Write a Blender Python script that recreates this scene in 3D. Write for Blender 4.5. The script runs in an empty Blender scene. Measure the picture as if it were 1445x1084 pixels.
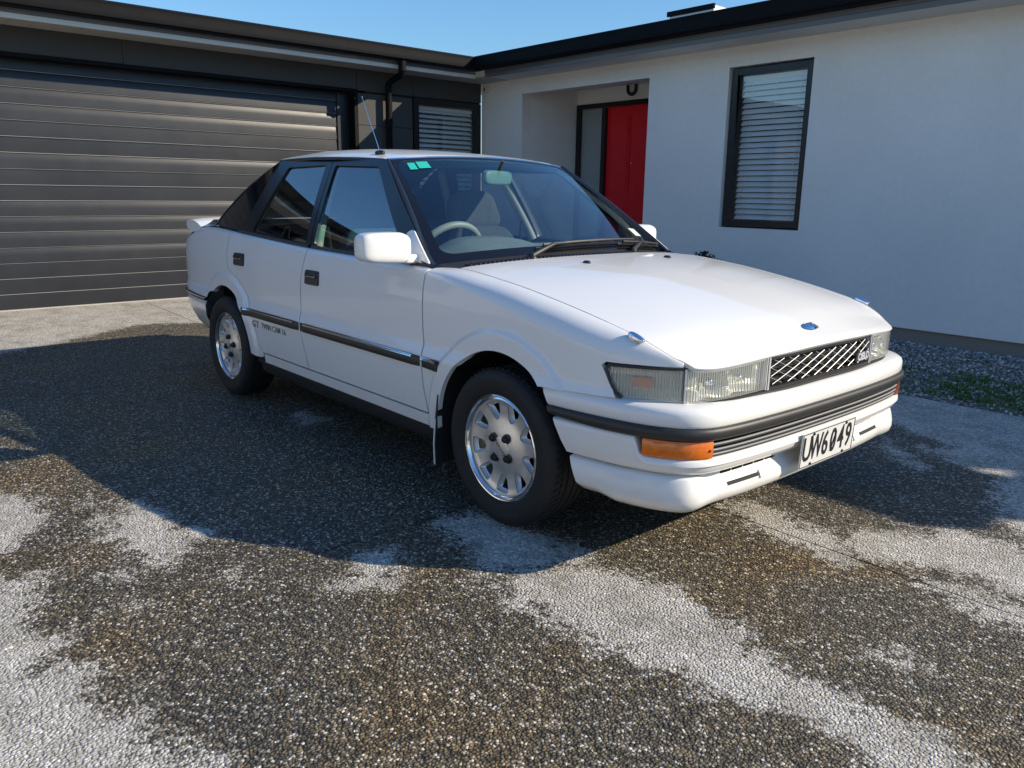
import bpy, bmesh, math, random
import numpy as np
from mathutils import Vector, Matrix
from mathutils.geometry import delaunay_2d_cdt
R = math.radians
random.seed(7); np.random.seed(7)
scene = bpy.context.scene
COL = scene.collection

# ------------------------------------------------------------------ camera
cam_d = bpy.data.cameras.new('camera'); cam = bpy.data.objects.new('camera', cam_d); COL.objects.link(cam)
scene.camera = cam
yaw, pitch, roll = R(138.869), R(-13.541), R(0.727)
d_ = Vector((math.cos(yaw)*math.cos(pitch), math.sin(yaw)*math.cos(pitch), math.sin(pitch)))
r_ = Vector((math.sin(yaw), -math.cos(yaw), 0)); u_ = r_.cross(d_)
rr = math.cos(roll)*r_ + math.sin(roll)*u_; uu = -math.sin(roll)*r_ + math.cos(roll)*u_
m = Matrix((rr, uu, -d_)).transposed().to_4x4(); m.translation = Vector((2.0293, -2.5109, 1.1604))
cam.matrix_world = m
cam_d.sensor_width = 36; cam_d.sensor_fit = 'HORIZONTAL'; cam_d.lens = 36*1113.93/1445
cam_d.clip_start = .02; cam_d.clip_end = 2000

# ------------------------------------------------------------------ sky, sun, exposure
SUN = Vector((1.45, 1.22, 1.0)).normalized()
world = bpy.data.worlds.new('World'); scene.world = world; world.use_nodes = True
wn = world.node_tree; wn.nodes.clear()
sky = wn.nodes.new('ShaderNodeTexSky'); sky.sky_type = 'NISHITA'; sky.sun_disc = False
sky.sun_elevation = math.asin(SUN.z); sky.sun_rotation = math.atan2(SUN.x, SUN.y)
sky.air_density = 1.5; sky.dust_density = 0.; sky.ozone_density = 10.0
bg = wn.nodes.new('ShaderNodeBackground'); bg.inputs['Strength'].default_value = .125
wo = wn.nodes.new('ShaderNodeOutputWorld')
wn.links.new(sky.outputs[0], bg.inputs['Color']); wn.links.new(bg.outputs[0], wo.inputs['Surface'])
sl = bpy.data.lights.new('sun', 'SUN'); so = bpy.data.objects.new('sun', sl); COL.objects.link(so)
sl.energy = 4.8; sl.angle = R(.53); sl.color = (1, .875, .69)
so.rotation_euler = SUN.to_track_quat('Z', 'Y').to_euler(); so.location = SUN*30
vs = scene.view_settings; vs.view_transform = 'Standard'; vs.look = 'None'; vs.exposure = .5; vs.gamma = 1; vs.use_curve_mapping = False
scene.render.engine = 'CYCLES'; scene.cycles.max_bounces = 10; scene.cycles.transparent_max_bounces = 24
scene.cycles.caustics_reflective = False; scene.cycles.use_denoising = True

# ------------------------------------------------------------------ node + mesh helpers
def newmat(name):
    m = bpy.data.materials.new(name); m.use_nodes = True
    return m, m.node_tree.nodes, m.node_tree.links, m.node_tree.nodes['Principled BSDF']
def N(ns, t, **kw):
    n = ns.new(t)
    for k, v in kw.items():
        if k.startswith('i_'): n.inputs[k[2:].replace('_', ' ')].default_value = v
        else: setattr(n, k, v)
    return n
def mth(ns, ls, op, a, b=None, c=None, clamp=False):
    n = ns.new('ShaderNodeMath'); n.operation = op; n.use_clamp = clamp
    for i, v in enumerate((a, b, c)):
        if v is None: continue
        if isinstance(v, (int, float)): n.inputs[i].default_value = v
        else: ls.new(v, n.inputs[i])
    return n.outputs[0]
def ramp(ns, ls, fac, stops):
    n = ns.new('ShaderNodeValToRGB'); e = n.color_ramp.elements
    while len(e) < len(stops): e.new(.5)
    for i, (p, c) in enumerate(stops):
        e[i].position = p; e[i].color = (*c, 1) if len(c) == 3 else c
    ls.new(fac, n.inputs[0]); return n.outputs[0]
def mixc(ns, ls, fac, a, b, mode='MIX'):
    n = ns.new('ShaderNodeMix'); n.data_type = 'RGBA'; n.blend_type = mode
    for s, v in ((n.inputs['Factor'], fac), (n.inputs[6], a), (n.inputs[7], b)):
        if isinstance(v, (int, float)): s.default_value = v
        elif isinstance(v, tuple): s.default_value = (*v, 1)
        else: ls.new(v, s)
    return n.outputs[2]
def pos(ns): return ns.new('ShaderNodeNewGeometry').outputs['Position']
def objco(ns): return ns.new('ShaderNodeTexCoord').outputs['Object']
def mat(name, col, rough=.5, metal=0, coat=0, spec=.5, noise=0, nscale=30, bump=0, bscale=200, rvar=0, emis=None):
    """principled with colour mottling, roughness variation and fine relief"""
    m, ns, ls, p = newmat(name)
    p.inputs['Base Color'].default_value = (*col, 1); p.inputs['Roughness'].default_value = rough
    p.inputs['Metallic'].default_value = metal; p.inputs['Coat Weight'].default_value = coat
    p.inputs['Coat Roughness'].default_value = .03; p.inputs['Specular IOR Level'].default_value = spec
    co = None
    if noise or rvar:
        co = objco(ns); n = N(ns, 'ShaderNodeTexNoise', i_Scale=nscale, i_Detail=6., i_Roughness=.6); ls.new(co, n.inputs['Vector'])
        if noise:
            a = tuple(max(0, c*(1-noise)) for c in col); b = tuple(min(1, c*(1+noise)) for c in col)
            ls.new(ramp(ns, ls, n.outputs['Fac'], [(.3, a), (.7, b)]), p.inputs['Base Color'])
        if rvar:
            ls.new(mth(ns, ls, 'MULTIPLY_ADD', n.outputs['Fac'], rvar, rough-rvar/2), p.inputs['Roughness'])
    if bump:
        co = co or objco(ns); n2 = N(ns, 'ShaderNodeTexNoise', i_Scale=bscale, i_Detail=4.); ls.new(co, n2.inputs['Vector'])
        b = N(ns, 'ShaderNodeBump', i_Strength=bump, i_Distance=.01); ls.new(n2.outputs['Fac'], b.inputs['Height']); ls.new(b.outputs[0], p.inputs['Normal'])
    return m
def meshobj(name, verts, faces, material, parent=None, smooth=None, normals=None, mats=None, fmat=None):
    me = bpy.data.meshes.new(name); me.from_pydata([tuple(map(float, v)) for v in verts], [], [tuple(map(int, f)) for f in faces])
    if mats:
        for k in mats: me.materials.append(k)
        if fmat is not None: me.polygons.foreach_set('material_index', np.array(fmat, dtype=np.int32))
    elif material: me.materials.append(material)
    if smooth is not None or normals is not None:
        me.polygons.foreach_set('use_smooth', np.ones(len(me.polygons), dtype=bool))
        if smooth is not None: me.set_sharp_from_angle(angle=R(smooth))
        if normals is not None: me.normals_split_custom_set_from_vertices([tuple(n) for n in normals])
    me.update()
    o = bpy.data.objects.new(name, me); COL.objects.link(o)
    if parent: o.parent = parent
    return o
def empty(name, loc=(0, 0, 0)):
    o = bpy.data.objects.new(name, None); o.location = loc; o.empty_display_size = .2; COL.objects.link(o); return o
def tag(o, label=None, cat=None, group=None, kind=None):
    for k, v in (('label', label), ('category', cat), ('group', group), ('kind', kind)):
        if v: o[k] = v
    return o
class MB:
    def __init__(s): s.v = []; s.f = []; s.fm = []
    def add(s, v, f, mi=0):
        o = len(s.v); s.v += [tuple(p) for p in v]; s.f += [tuple(i+o for i in q) for q in f]; s.fm += [mi]*len(f); return s
    def box(s, x0, x1, y0, y1, z0, z1, mi=0, M=None):
        v = [(x, y, z) for z in (z0, z1) for y in (y0, y1) for x in (x0, x1)]
        if M is not None: v = [tuple(M @ Vector(p)) for p in v]
        return s.add(v, [(0, 2, 3, 1), (4, 5, 7, 6), (0, 1, 5, 4), (2, 6, 7, 3), (0, 4, 6, 2), (1, 3, 7, 5)], mi)
    def grid(s, P, cu=False, cv=False, mi=0, flip=False):
        P = np.asarray(P); m_, n_ = P.shape[:2]; f = []
        for i in range(m_ if cu else m_-1):
            for j in range(n_ if cv else n_-1):
                q = (i*n_+j, ((i+1) % m_)*n_+j, ((i+1) % m_)*n_+(j+1) % n_, i*n_+(j+1) % n_)
                f.append(q[::-1] if flip else q)
        return s.add(P.reshape(-1, 3), f, mi)
    def tube(s, pts, r, n=8, mi=0, cap=True):
        pts = [Vector(p) for p in pts]; rs = r if isinstance(r, (list, tuple)) else [r]*len(pts); rows = []
        up = Vector((0, 0, 1)); prev = None
        for i, p in enumerate(pts):
            t = (pts[min(i+1, len(pts)-1)]-pts[max(i-1, 0)]).normalized()
            if prev is None: a = t.cross(up if abs(t.z) < .9 else Vector((1, 0, 0))).normalized()
            else: a = (prev - t*prev.dot(t)).normalized()
            prev = a; b = t.cross(a)
            rows.append([tuple(p+(a*math.cos(k*2*math.pi/n)+b*math.sin(k*2*math.pi/n))*rs[i]) for k in range(n)])
        s.grid(rows, cv=True, mi=mi)
        if cap:
            s.add(rows[0], [tuple(range(n))], mi); s.add(rows[-1], [tuple(range(n-1, -1, -1))], mi)
        return s
    def lathe(s, prof, n=48, axis='y', mi=0, c=(0, 0, 0)):
        rows = []
        for k in range(n):
            a = 2*math.pi*k/n; ca, sa = math.cos(a), math.sin(a)
            if axis == 'y': rows.append([(c[0]+q[0]*ca, c[1]+q[1], c[2]+q[0]*sa) for q in prof])
            else: rows.append([(c[0]+q[0]*ca, c[1]+q[0]*sa, c[2]+q[1]) for q in prof])
        return s.grid(rows, cu=True, mi=mi)
    def superell(s, c, half, e=.35, n=24, m_=14, mi=0, fn=None):
        rows = []
        def pw(v): return math.copysign(abs(v)**e, v)
        for i in range(m_+1):
            ph = -math.pi/2+math.pi*i/m_; row = []
            for j in range(n):
                th = 2*math.pi*j/n
                p = (half[0]*pw(math.cos(ph))*pw(math.cos(th)), half[1]*pw(math.cos(ph))*pw(math.sin(th)), half[2]*pw(math.sin(ph)))
                if fn: p = fn(*p)
                row.append((c[0]+p[0], c[1]+p[1], c[2]+p[2]))
            rows.append(row)
        return s.grid(rows, cv=True, mi=mi)
    def build(s, name, material, parent=None, smooth=None, mats=None, bevel=0):
        o = meshobj(name, s.v, s.f, material, parent, None, None, mats, s.fm if mats else None)
        bm = bmesh.new(); bm.from_mesh(o.data); bmesh.ops.remove_doubles(bm, verts=bm.verts, dist=1e-5)
        bmesh.ops.recalc_face_normals(bm, faces=bm.faces)
        if bevel: bmesh.ops.bevel(bm, geom=[e for e in bm.edges if e.calc_face_angle(0) > .5], offset=bevel, segments=2, affect='EDGES', clamp_overlap=True)
        bm.to_mesh(o.data); bm.free()
        if smooth is not None:
            o.data.polygons.foreach_set('use_smooth', np.ones(len(o.data.polygons), dtype=bool)); o.data.set_sharp_from_angle(angle=R(smooth))
        return o
def box(name, x0, x1, y0, y1, z0, z1, material, parent=None, bevel=0):
    return MB().box(x0, x1, y0, y1, z0, z1).build(name, material, parent, 35 if bevel else None, bevel=bevel)
def pchip(xs, ys):
    xs = np.array(xs, float); ys = np.array(ys, float); h = np.diff(xs); dl = np.diff(ys)/h
    dd = np.zeros(len(xs)); dd[0] = dl[0]; dd[-1] = dl[-1]
    for i in range(1, len(xs)-1):
        if dl[i-1]*dl[i] > 0:
            w1, w2 = 2*h[i]+h[i-1], h[i]+2*h[i-1]; dd[i] = (w1+w2)/(w1/dl[i-1]+w2/dl[i])
    def f(x):
        x = np.clip(np.asarray(x, float), xs[0], xs[-1]); k = np.clip(np.searchsorted(xs, x)-1, 0, len(xs)-2)
        t = (x-xs[k])/h[k]
        return (2*t**3-3*t**2+1)*ys[k]+(t**3-2*t**2+t)*h[k]*dd[k]+(-2*t**3+3*t**2)*ys[k+1]+(t**3-t**2)*h[k]*dd[k+1]
    return f
def sp(pairs): return pchip([p[0] for p in pairs], [p[1] for p in pairs])
def sstep(a, b, x):
    t = np.clip((x-a)/(b-a), 0, 1); return t*t*(3-2*t)
def dens(poly, h, closed=True):
    out = []; n = len(poly)
    for i in range(n if closed else n-1):
        a, b = np.array(poly[i], float), np.array(poly[(i+1) % n], float)
        k = max(1, int(math.ceil(np.linalg.norm(b-a)/h)))
        for j in range(k): out.append(tuple(a+(b-a)*j/k))
    if not closed: out.append(tuple(poly[-1]))
    return out
def inside(P, poly):
    P = np.asarray(P, float); x, y = P[:, 0], P[:, 1]; r = np.zeros(len(P), bool); q = np.asarray(poly, float); n = len(q)
    for i in range(n):
        x0, y0 = q[i-1]; x1, y1 = q[i]
        c = (y0 > y) != (y1 > y)
        with np.errstate(divide='ignore', invalid='ignore'): r ^= c & (x < (x1-x0)*(y-y0)/(y1-y0)+x0)
    return r
def panel(name, outline, F, material, parent=None, h=.02, holes=(), rim=.012, out=None, rimmat=None, predens=False):
    """a sheet cut to an outline in (u, v), laid on the surface F, with turned-in edges; normals come from F"""
    loops = [outline if predens else dens(outline, h)]+[dens(q, h*.8) for q in holes]
    pts = []; edges = []
    for lp in loops:
        o = len(pts); k = len(lp); pts += lp; edges += [(o+i, o+(i+1) % k) for i in range(k)]
    B = np.array(pts); lo, hi = B.min(0), B.max(0)
    gx, gy = np.arange(lo[0]+h*.5, hi[0], h), np.arange(lo[1]+h*.5, hi[1], h)
    G = np.array([(a+(h*.5 if j % 2 else 0), b) for j, b in enumerate(gy) for a in gx])
    if len(G):
        ok = inside(G, loops[0])
        for q in loops[1:]: ok &= ~inside(G, q)
        G = G[ok]
        if len(G):
            dmin = np.full(len(G), 9.)
            for i in range(0, len(B)): dmin = np.minimum(dmin, np.hypot(G[:, 0]-B[i, 0], G[:, 1]-B[i, 1]))
            G = G[dmin > h*.5]
    allp = [Vector(p) for p in pts]+[Vector(p) for p in G]
    V, E, T, *_ = delaunay_2d_cdt(allp, edges, [], 0, 1e-7)
    UV = np.array([tuple(v) for v in V]); T = np.array([t for t in T if len(t) == 3])
    cen = UV[T].mean(1); ok = inside(cen, loops[0])
    for q in loops[1:]: ok &= ~inside(cen, q)
    T = T[ok]
    def nrm(U):
        e = 2e-3
        a = F(U[:, 0]+e, U[:, 1])-F(U[:, 0]-e, U[:, 1]); b = F(U[:, 0], U[:, 1]+e)-F(U[:, 0], U[:, 1]-e)
        n = np.cross(a, b); return n/np.maximum(np.linalg.norm(n, axis=1, keepdims=True), 1e-12)
    P = F(UV[:, 0], UV[:, 1]); Nn = nrm(UV)
    if out is not None and (Nn.mean(0) @ np.array(out)) < 0: sg = -1
    else: sg = 1
    Nn = Nn*sg
    t0 = np.cross(P[T[:, 1]]-P[T[:, 0]], P[T[:, 2]]-P[T[:, 0]])
    fl = (t0*Nn[T[:, 0]]).sum(1) < 0
    T[fl] = T[fl][:, ::-1]
    verts = [tuple(p) for p in P]; faces = [tuple(t) for t in T]; norms = [tuple(n) for n in Nn]; fm = [0]*len(faces)
    if rim:
        for lp in loops:
            U = np.array(lp); p = F(U[:, 0], U[:, 1]); n = nrm(U)*sg; k = len(lp); o = len(verts)
            tn = np.roll(p, -1, 0)-np.roll(p, 1, 0); en = np.cross(tn, n); en /= np.maximum(np.linalg.norm(en, axis=1, keepdims=True), 1e-9)
            c = p.mean(0)
            hole = lp is not loops[0]
            if (((p-c)*en).sum(1).mean() < 0) != hole: en = -en
            verts += [tuple(q) for q in p]+[tuple(q) for q in p-n*rim]; norms += [tuple(q) for q in en]*2
            for i in range(k):
                j = (i+1) % k; q = (o+i, o+j, o+k+j, o+k+i)
                a = np.cross(p[j]-p[i], -n[i])
                faces.append(q if a @ en[i] > 0 else q[::-1]); fm.append(1 if rimmat else 0)
    return meshobj(name, verts, faces, material, parent, normals=norms, mats=[material, rimmat] if rimmat else None, fmat=fm if rimmat else None)
def plane_x(x): return lambda u, v: np.stack([np.full_like(u, x), u, v], 1)
def plane_y(y): return lambda u, v: np.stack([u, np.full_like(u, y), v], 1)
def text(name, body, size, material, origin, right, up, parent, extrude=.001, bold=0, sx=1.0):
    c = bpy.data.curves.new(name, 'FONT'); c.body = body; c.size = size; c.extrude = extrude; c.align_x = 'CENTER'; c.align_y = 'CENTER'; c.offset = bold; c.resolution_u = 3
    t = bpy.data.objects.new(name, c); COL.objects.link(t); bpy.context.view_layer.update()
    me = bpy.data.meshes.new_from_object(t.evaluated_get(bpy.context.evaluated_depsgraph_get())); bpy.data.objects.remove(t)
    r = Vector(right).normalized(); u = Vector(up); u = (u-r*u.dot(r)).normalized(); n = r.cross(u)
    M = Matrix((r*sx, u, n)).transposed().to_4x4(); M.translation = Vector(origin); me.transform(M)
    me.materials.clear(); me.materials.append(material); me.name = name
    o = bpy.data.objects.new(name, me); COL.objects.link(o); o.parent = parent; return o

# ------------------------------------------------------------------ materials of the setting
def m_aggregate():
    m, ns, ls, p = newmat('exposed_aggregate'); co = pos(ns)
    at = ns.new('ShaderNodeAttribute'); at.attribute_name = 'dry'
    wn_ = N(ns, 'ShaderNodeTexNoise', i_Scale=9., i_Detail=7., i_Roughness=.68); ls.new(co, wn_.inputs['Vector'])
    w2 = N(ns, 'ShaderNodeTexNoise', i_Scale=55., i_Detail=3.); ls.new(co, w2.inputs['Vector'])
    s = mth(ns, ls, 'MULTIPLY_ADD', mth(ns, ls, 'SUBTRACT', wn_.outputs['Fac'], .5), .36, at.outputs['Fac'])
    s = mth(ns, ls, 'MULTIPLY_ADD', mth(ns, ls, 'SUBTRACT', w2.outputs['Fac'], .5), .14, s)
    # stones: two sizes of pebble
    jit = N(ns, 'ShaderNodeTexNoise', i_Scale=70., i_Detail=2.); ls.new(co, jit.inputs['Vector'])
    jv = ns.new('ShaderNodeVectorMath'); jv.operation = 'MULTIPLY_ADD'; ls.new(jit.outputs['Color'], jv.inputs[0]); jv.inputs[1].default_value = (.008, .008, 0); ls.new(co, jv.inputs[2])
    v1 = N(ns, 'ShaderNodeTexVoronoi', i_Scale=122., i_Randomness=1.); v1.voronoi_dimensions = '2D'; ls.new(jv.outputs[0], v1.inputs['Vector'])
    v2 = N(ns, 'ShaderNodeTexVoronoi', i_Scale=66., i_Randomness=1.); v2.voronoi_dimensions = '2D'; ls.new(jv.outputs[0], v2.inputs['Vector'])
    sepc = ns.new('ShaderNodeSeparateColor'); ls.new(v1.outputs['Color'], sepc.inputs[0])
    sep2 = ns.new('ShaderNodeSeparateColor'); ls.new(v2.outputs['Color'], sep2.inputs[0])
    s = mth(ns, ls, 'MULTIPLY_ADD', mth(ns, ls, 'SUBTRACT', sepc.outputs[2], .5), .07, s)
    mr = N(ns, 'ShaderNodeMapRange', interpolation_type='SMOOTHSTEP'); mr.inputs[1].default_value = -.03; mr.inputs[2].default_value = .04
    ls.new(s, mr.inputs[0]); dry = mr.outputs[0]
    wet = ramp(ns, ls, sepc.outputs[0], [(0, (.040, .036, .028)), (.30, (.075, .068, .052)), (.55, (.125, .110, .080)), (.70, (.19, .165, .12)), (.78, (.20, .145, .070)), (.88, (.28, .255, .21)), (.95, (.46, .435, .39)), (1, (.70, .68, .64))])
    dryc = ramp(ns, ls, sepc.outputs[0], [(0, (.33, .31, .27)), (.4, (.46, .435, .385)), (.75, (.55, .52, .465)), (.92, (.66, .63, .575)), (1, (.80, .775, .73))])
    big = mth(ns, ls, 'GREATER_THAN', sep2.outputs[0], .955)
    bigm = mth(ns, ls, 'MULTIPLY', big, mth(ns, ls, 'LESS_THAN', v2.outputs['Distance'], .30))
    bigc = ramp(ns, ls, sep2.outputs[1], [(0, (.30, .26, .19)), (.4, (.60, .57, .50)), (1, (.78, .76, .72))])
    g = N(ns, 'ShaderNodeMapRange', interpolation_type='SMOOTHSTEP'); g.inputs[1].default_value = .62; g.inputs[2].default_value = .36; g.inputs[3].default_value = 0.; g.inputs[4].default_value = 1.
    ls.new(v1.outputs['Distance'], g.inputs[0]); gap_shade = mth(ns, ls, 'MULTIPLY_ADD', g.outputs[0], .62, .38)  # shadow between the pebbles, put into the base colour
    patch = N(ns, 'ShaderNodeTexNoise', i_Scale=1.6, i_Detail=5.); ls.new(co, patch.inputs['Vector'])
    tint = ramp(ns, ls, patch.outputs['Fac'], [(.3, (.85, .86, .88)), (.52, (1., .97, .90)), (.68, (1.20, 1.0, .72))])
    wet = mixc(ns, ls, 1., wet, tint, 'MULTIPLY')
    damp = N(ns, 'ShaderNodeTexNoise', i_Scale=5., i_Detail=6., i_Roughness=.65); ls.new(co, damp.inputs['Vector'])
    dryc = mixc(ns, ls, 1., dryc, ramp(ns, ls, damp.outputs['Fac'], [(.30, (.66, .65, .62)), (.55, (1, 1, 1)), (.75, (1.06, 1.05, 1.03))]), 'MULTIPLY')
    c = mixc(ns, ls, dry, wet, dryc); c = mixc(ns, ls, mth(ns, ls, 'MULTIPLY', bigm, .85), c, bigc)
    gd = mth(ns, ls, 'MULTIPLY_ADD', mth(ns, ls, 'SUBTRACT', 1., gap_shade), mth(ns, ls, 'MULTIPLY_ADD', dry, .72, -1.), 1.)
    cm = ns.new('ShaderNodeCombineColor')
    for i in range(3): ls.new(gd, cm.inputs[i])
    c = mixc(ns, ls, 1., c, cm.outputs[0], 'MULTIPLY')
    ls.new(c, p.inputs['Base Color'])
    ls.new(mth(ns, ls, 'MULTIPLY_ADD', dry, .36, .54), p.inputs['Roughness'])
    ls.new(mth(ns, ls, 'MULTIPLY_ADD', dry, -.2, .38), p.inputs['Specular IOR Level'])
    dome = mth(ns, ls, 'SUBTRACT', 1., mth(ns, ls, 'POWER', mth(ns, ls, 'MULTIPLY', v1.outputs['Distance'], 1.5, clamp=True), 2.))
    hgt = mth(ns, ls, 'ADD', mth(ns, ls, 'MULTIPLY', dome, mth(ns, ls, 'MULTIPLY_ADD', sepc.outputs[1], .6, .4)), mth(ns, ls, 'MULTIPLY', bigm, .4))
    b = N(ns, 'ShaderNodeBump', i_Strength=1., i_Distance=.0042); ls.new(hgt, b.inputs['Height']); ls.new(b.outputs[0], p.inputs['Normal'])
    return m
def m_render_wall(name, col, bump=.25):
    m, ns, ls, p = newmat(name); co = pos(ns)
    n1 = N(ns, 'ShaderNodeTexNoise', i_Scale=1.3, i_Detail=6.); ls.new(co, n1.inputs['Vector'])
    n2 = N(ns, 'ShaderNodeTexNoise', i_Scale=140., i_Detail=5., i_Roughness=.7); ls.new(co, n2.inputs['Vector'])
    n3 = N(ns, 'ShaderNodeTexNoise', i_Scale=22., i_Detail=5., i_Roughness=.65); ls.new(co, n3.inputs['Vector'])
    c0 = ramp(ns, ls, n1.outputs['Fac'], [(.3, tuple(c*.93 for c in col)), (.7, col)])
    c0 = mixc(ns, ls, 1., c0, ramp(ns, ls, n3.outputs['Fac'], [(.35, (.96, .96, .955)), (.65, (1, 1, 1))]), 'MULTIPLY')
    ls.new(c0, p.inputs['Base Color'])
    p.inputs['Roughness'].default_value = .85; p.inputs['Specular IOR Level'].default_value = .25
    b = N(ns, 'ShaderNodeBump', i_Strength=bump, i_Distance=.004); ls.new(mth(ns, ls, 'MULTIPLY_ADD', n3.outputs['Fac'], 1.2, n2.outputs['Fac']), b.inputs['Height']); ls.new(b.outputs[0], p.inputs['Normal'])
    return m
def m_glass(name, tint, ior=1.55, rough=0., body=0.):
    """thin glazing: tinted see-through with a fresnel mirror on top"""
    m, ns, ls, p = newmat(name); ns.remove(p)
    tr = ns.new('ShaderNodeBsdfTransparent'); tr.inputs[0].default_value = (*tint, 1)
    gl = ns.new('ShaderNodeBsdfGlossy'); gl.inputs['Roughness'].default_value = rough; gl.inputs[0].default_value = (1, 1, 1, 1)
    fr = ns.new('ShaderNodeFresnel'); bf = ns.new('ShaderNodeNewGeometry')
    ls.new(mth(ns, ls, 'MULTIPLY_ADD', bf.outputs['Backfacing'], 1/ior-ior, ior), fr.inputs[0])   # same mirror from either side
    mx = ns.new('ShaderNodeMixShader'); ls.new(fr.outputs[0], mx.inputs[0]); ls.new(tr.outputs[0], mx.inputs[1]); ls.new(gl.outputs[0], mx.inputs[2])
    ls.new(mx.outputs[0], ns['Material Output'].inputs[0]); return m
M_AGG = m_aggregate()
M_WHITE = m_render_wall('white_render', (.86, .855, .825), .45)
M_SOFFW = mat('soffit_white', (.70, .69, .66), .7)
M_CLAD = m_render_wall('charcoal_cladding', (.072, .072, .071), .12)
M_STEEL = mat('charcoal_steel', (.006, .0065, .008), .6, rvar=.1, nscale=6, spec=.10)
M_DOOR = mat('charcoal_door_steel', (.021, .023, .028), .36, noise=.12, nscale=2.5, bump=.05, bscale=420, rvar=.16, spec=.32)
M_GLINT = mat('joint_glint_paint', (.30, .30, .30), .35)  # pale grey standing in for sun on the slat edges
M_SOFFIT = mat('soffit_board_paint', (.46, .44, .39), .6, noise=.06, nscale=5)
M_FASC = mat('fascia_paint', (.13, .135, .145), .35)
M_FRAME = mat('black_aluminium', (.012, .012, .014), .35)
M_GLASSH = m_glass('window_glass', (.95, .97, .97), 1.6)
M_FROST = mat('frosted_glass', (.30, .34, .34), .3, spec=.6)
M_BLIND = mat('blind_slat_white', (.85, .86, .87), .45)
M_RED = mat('red_door_paint', (.80, .012, .020), .42, noise=.06, nscale=8, rvar=.12)
M_CONC = m_render_wall('footing_concrete', (.27, .25, .225), .5)
M_PALE = m_render_wall('threshold_concrete', (.52, .50, .44), .4)
M_ROOF = mat('dark_roof_steel', (.03, .032, .036), .45)
M_DARK = mat('dark_void', (.006, .006, .007), .8)
M_ROOM = mat('room_paint', (.25, .24, .22), .8)
M_GALV = mat('zinc_flashing', (.55, .55, .55), .4, metal=.4)
M_STONE = mat('grey_gravel_stone', (.20, .205, .21), .8, noise=.45, nscale=3)
M_SOIL = mat('soil', (.15, .138, .115), .95, noise=.4, nscale=14, bump=.6, bscale=60)
M_GROUND = mat('verge_ground', (.32, .305, .275), .95, noise=.2, nscale=2, bump=.4, bscale=40)

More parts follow.
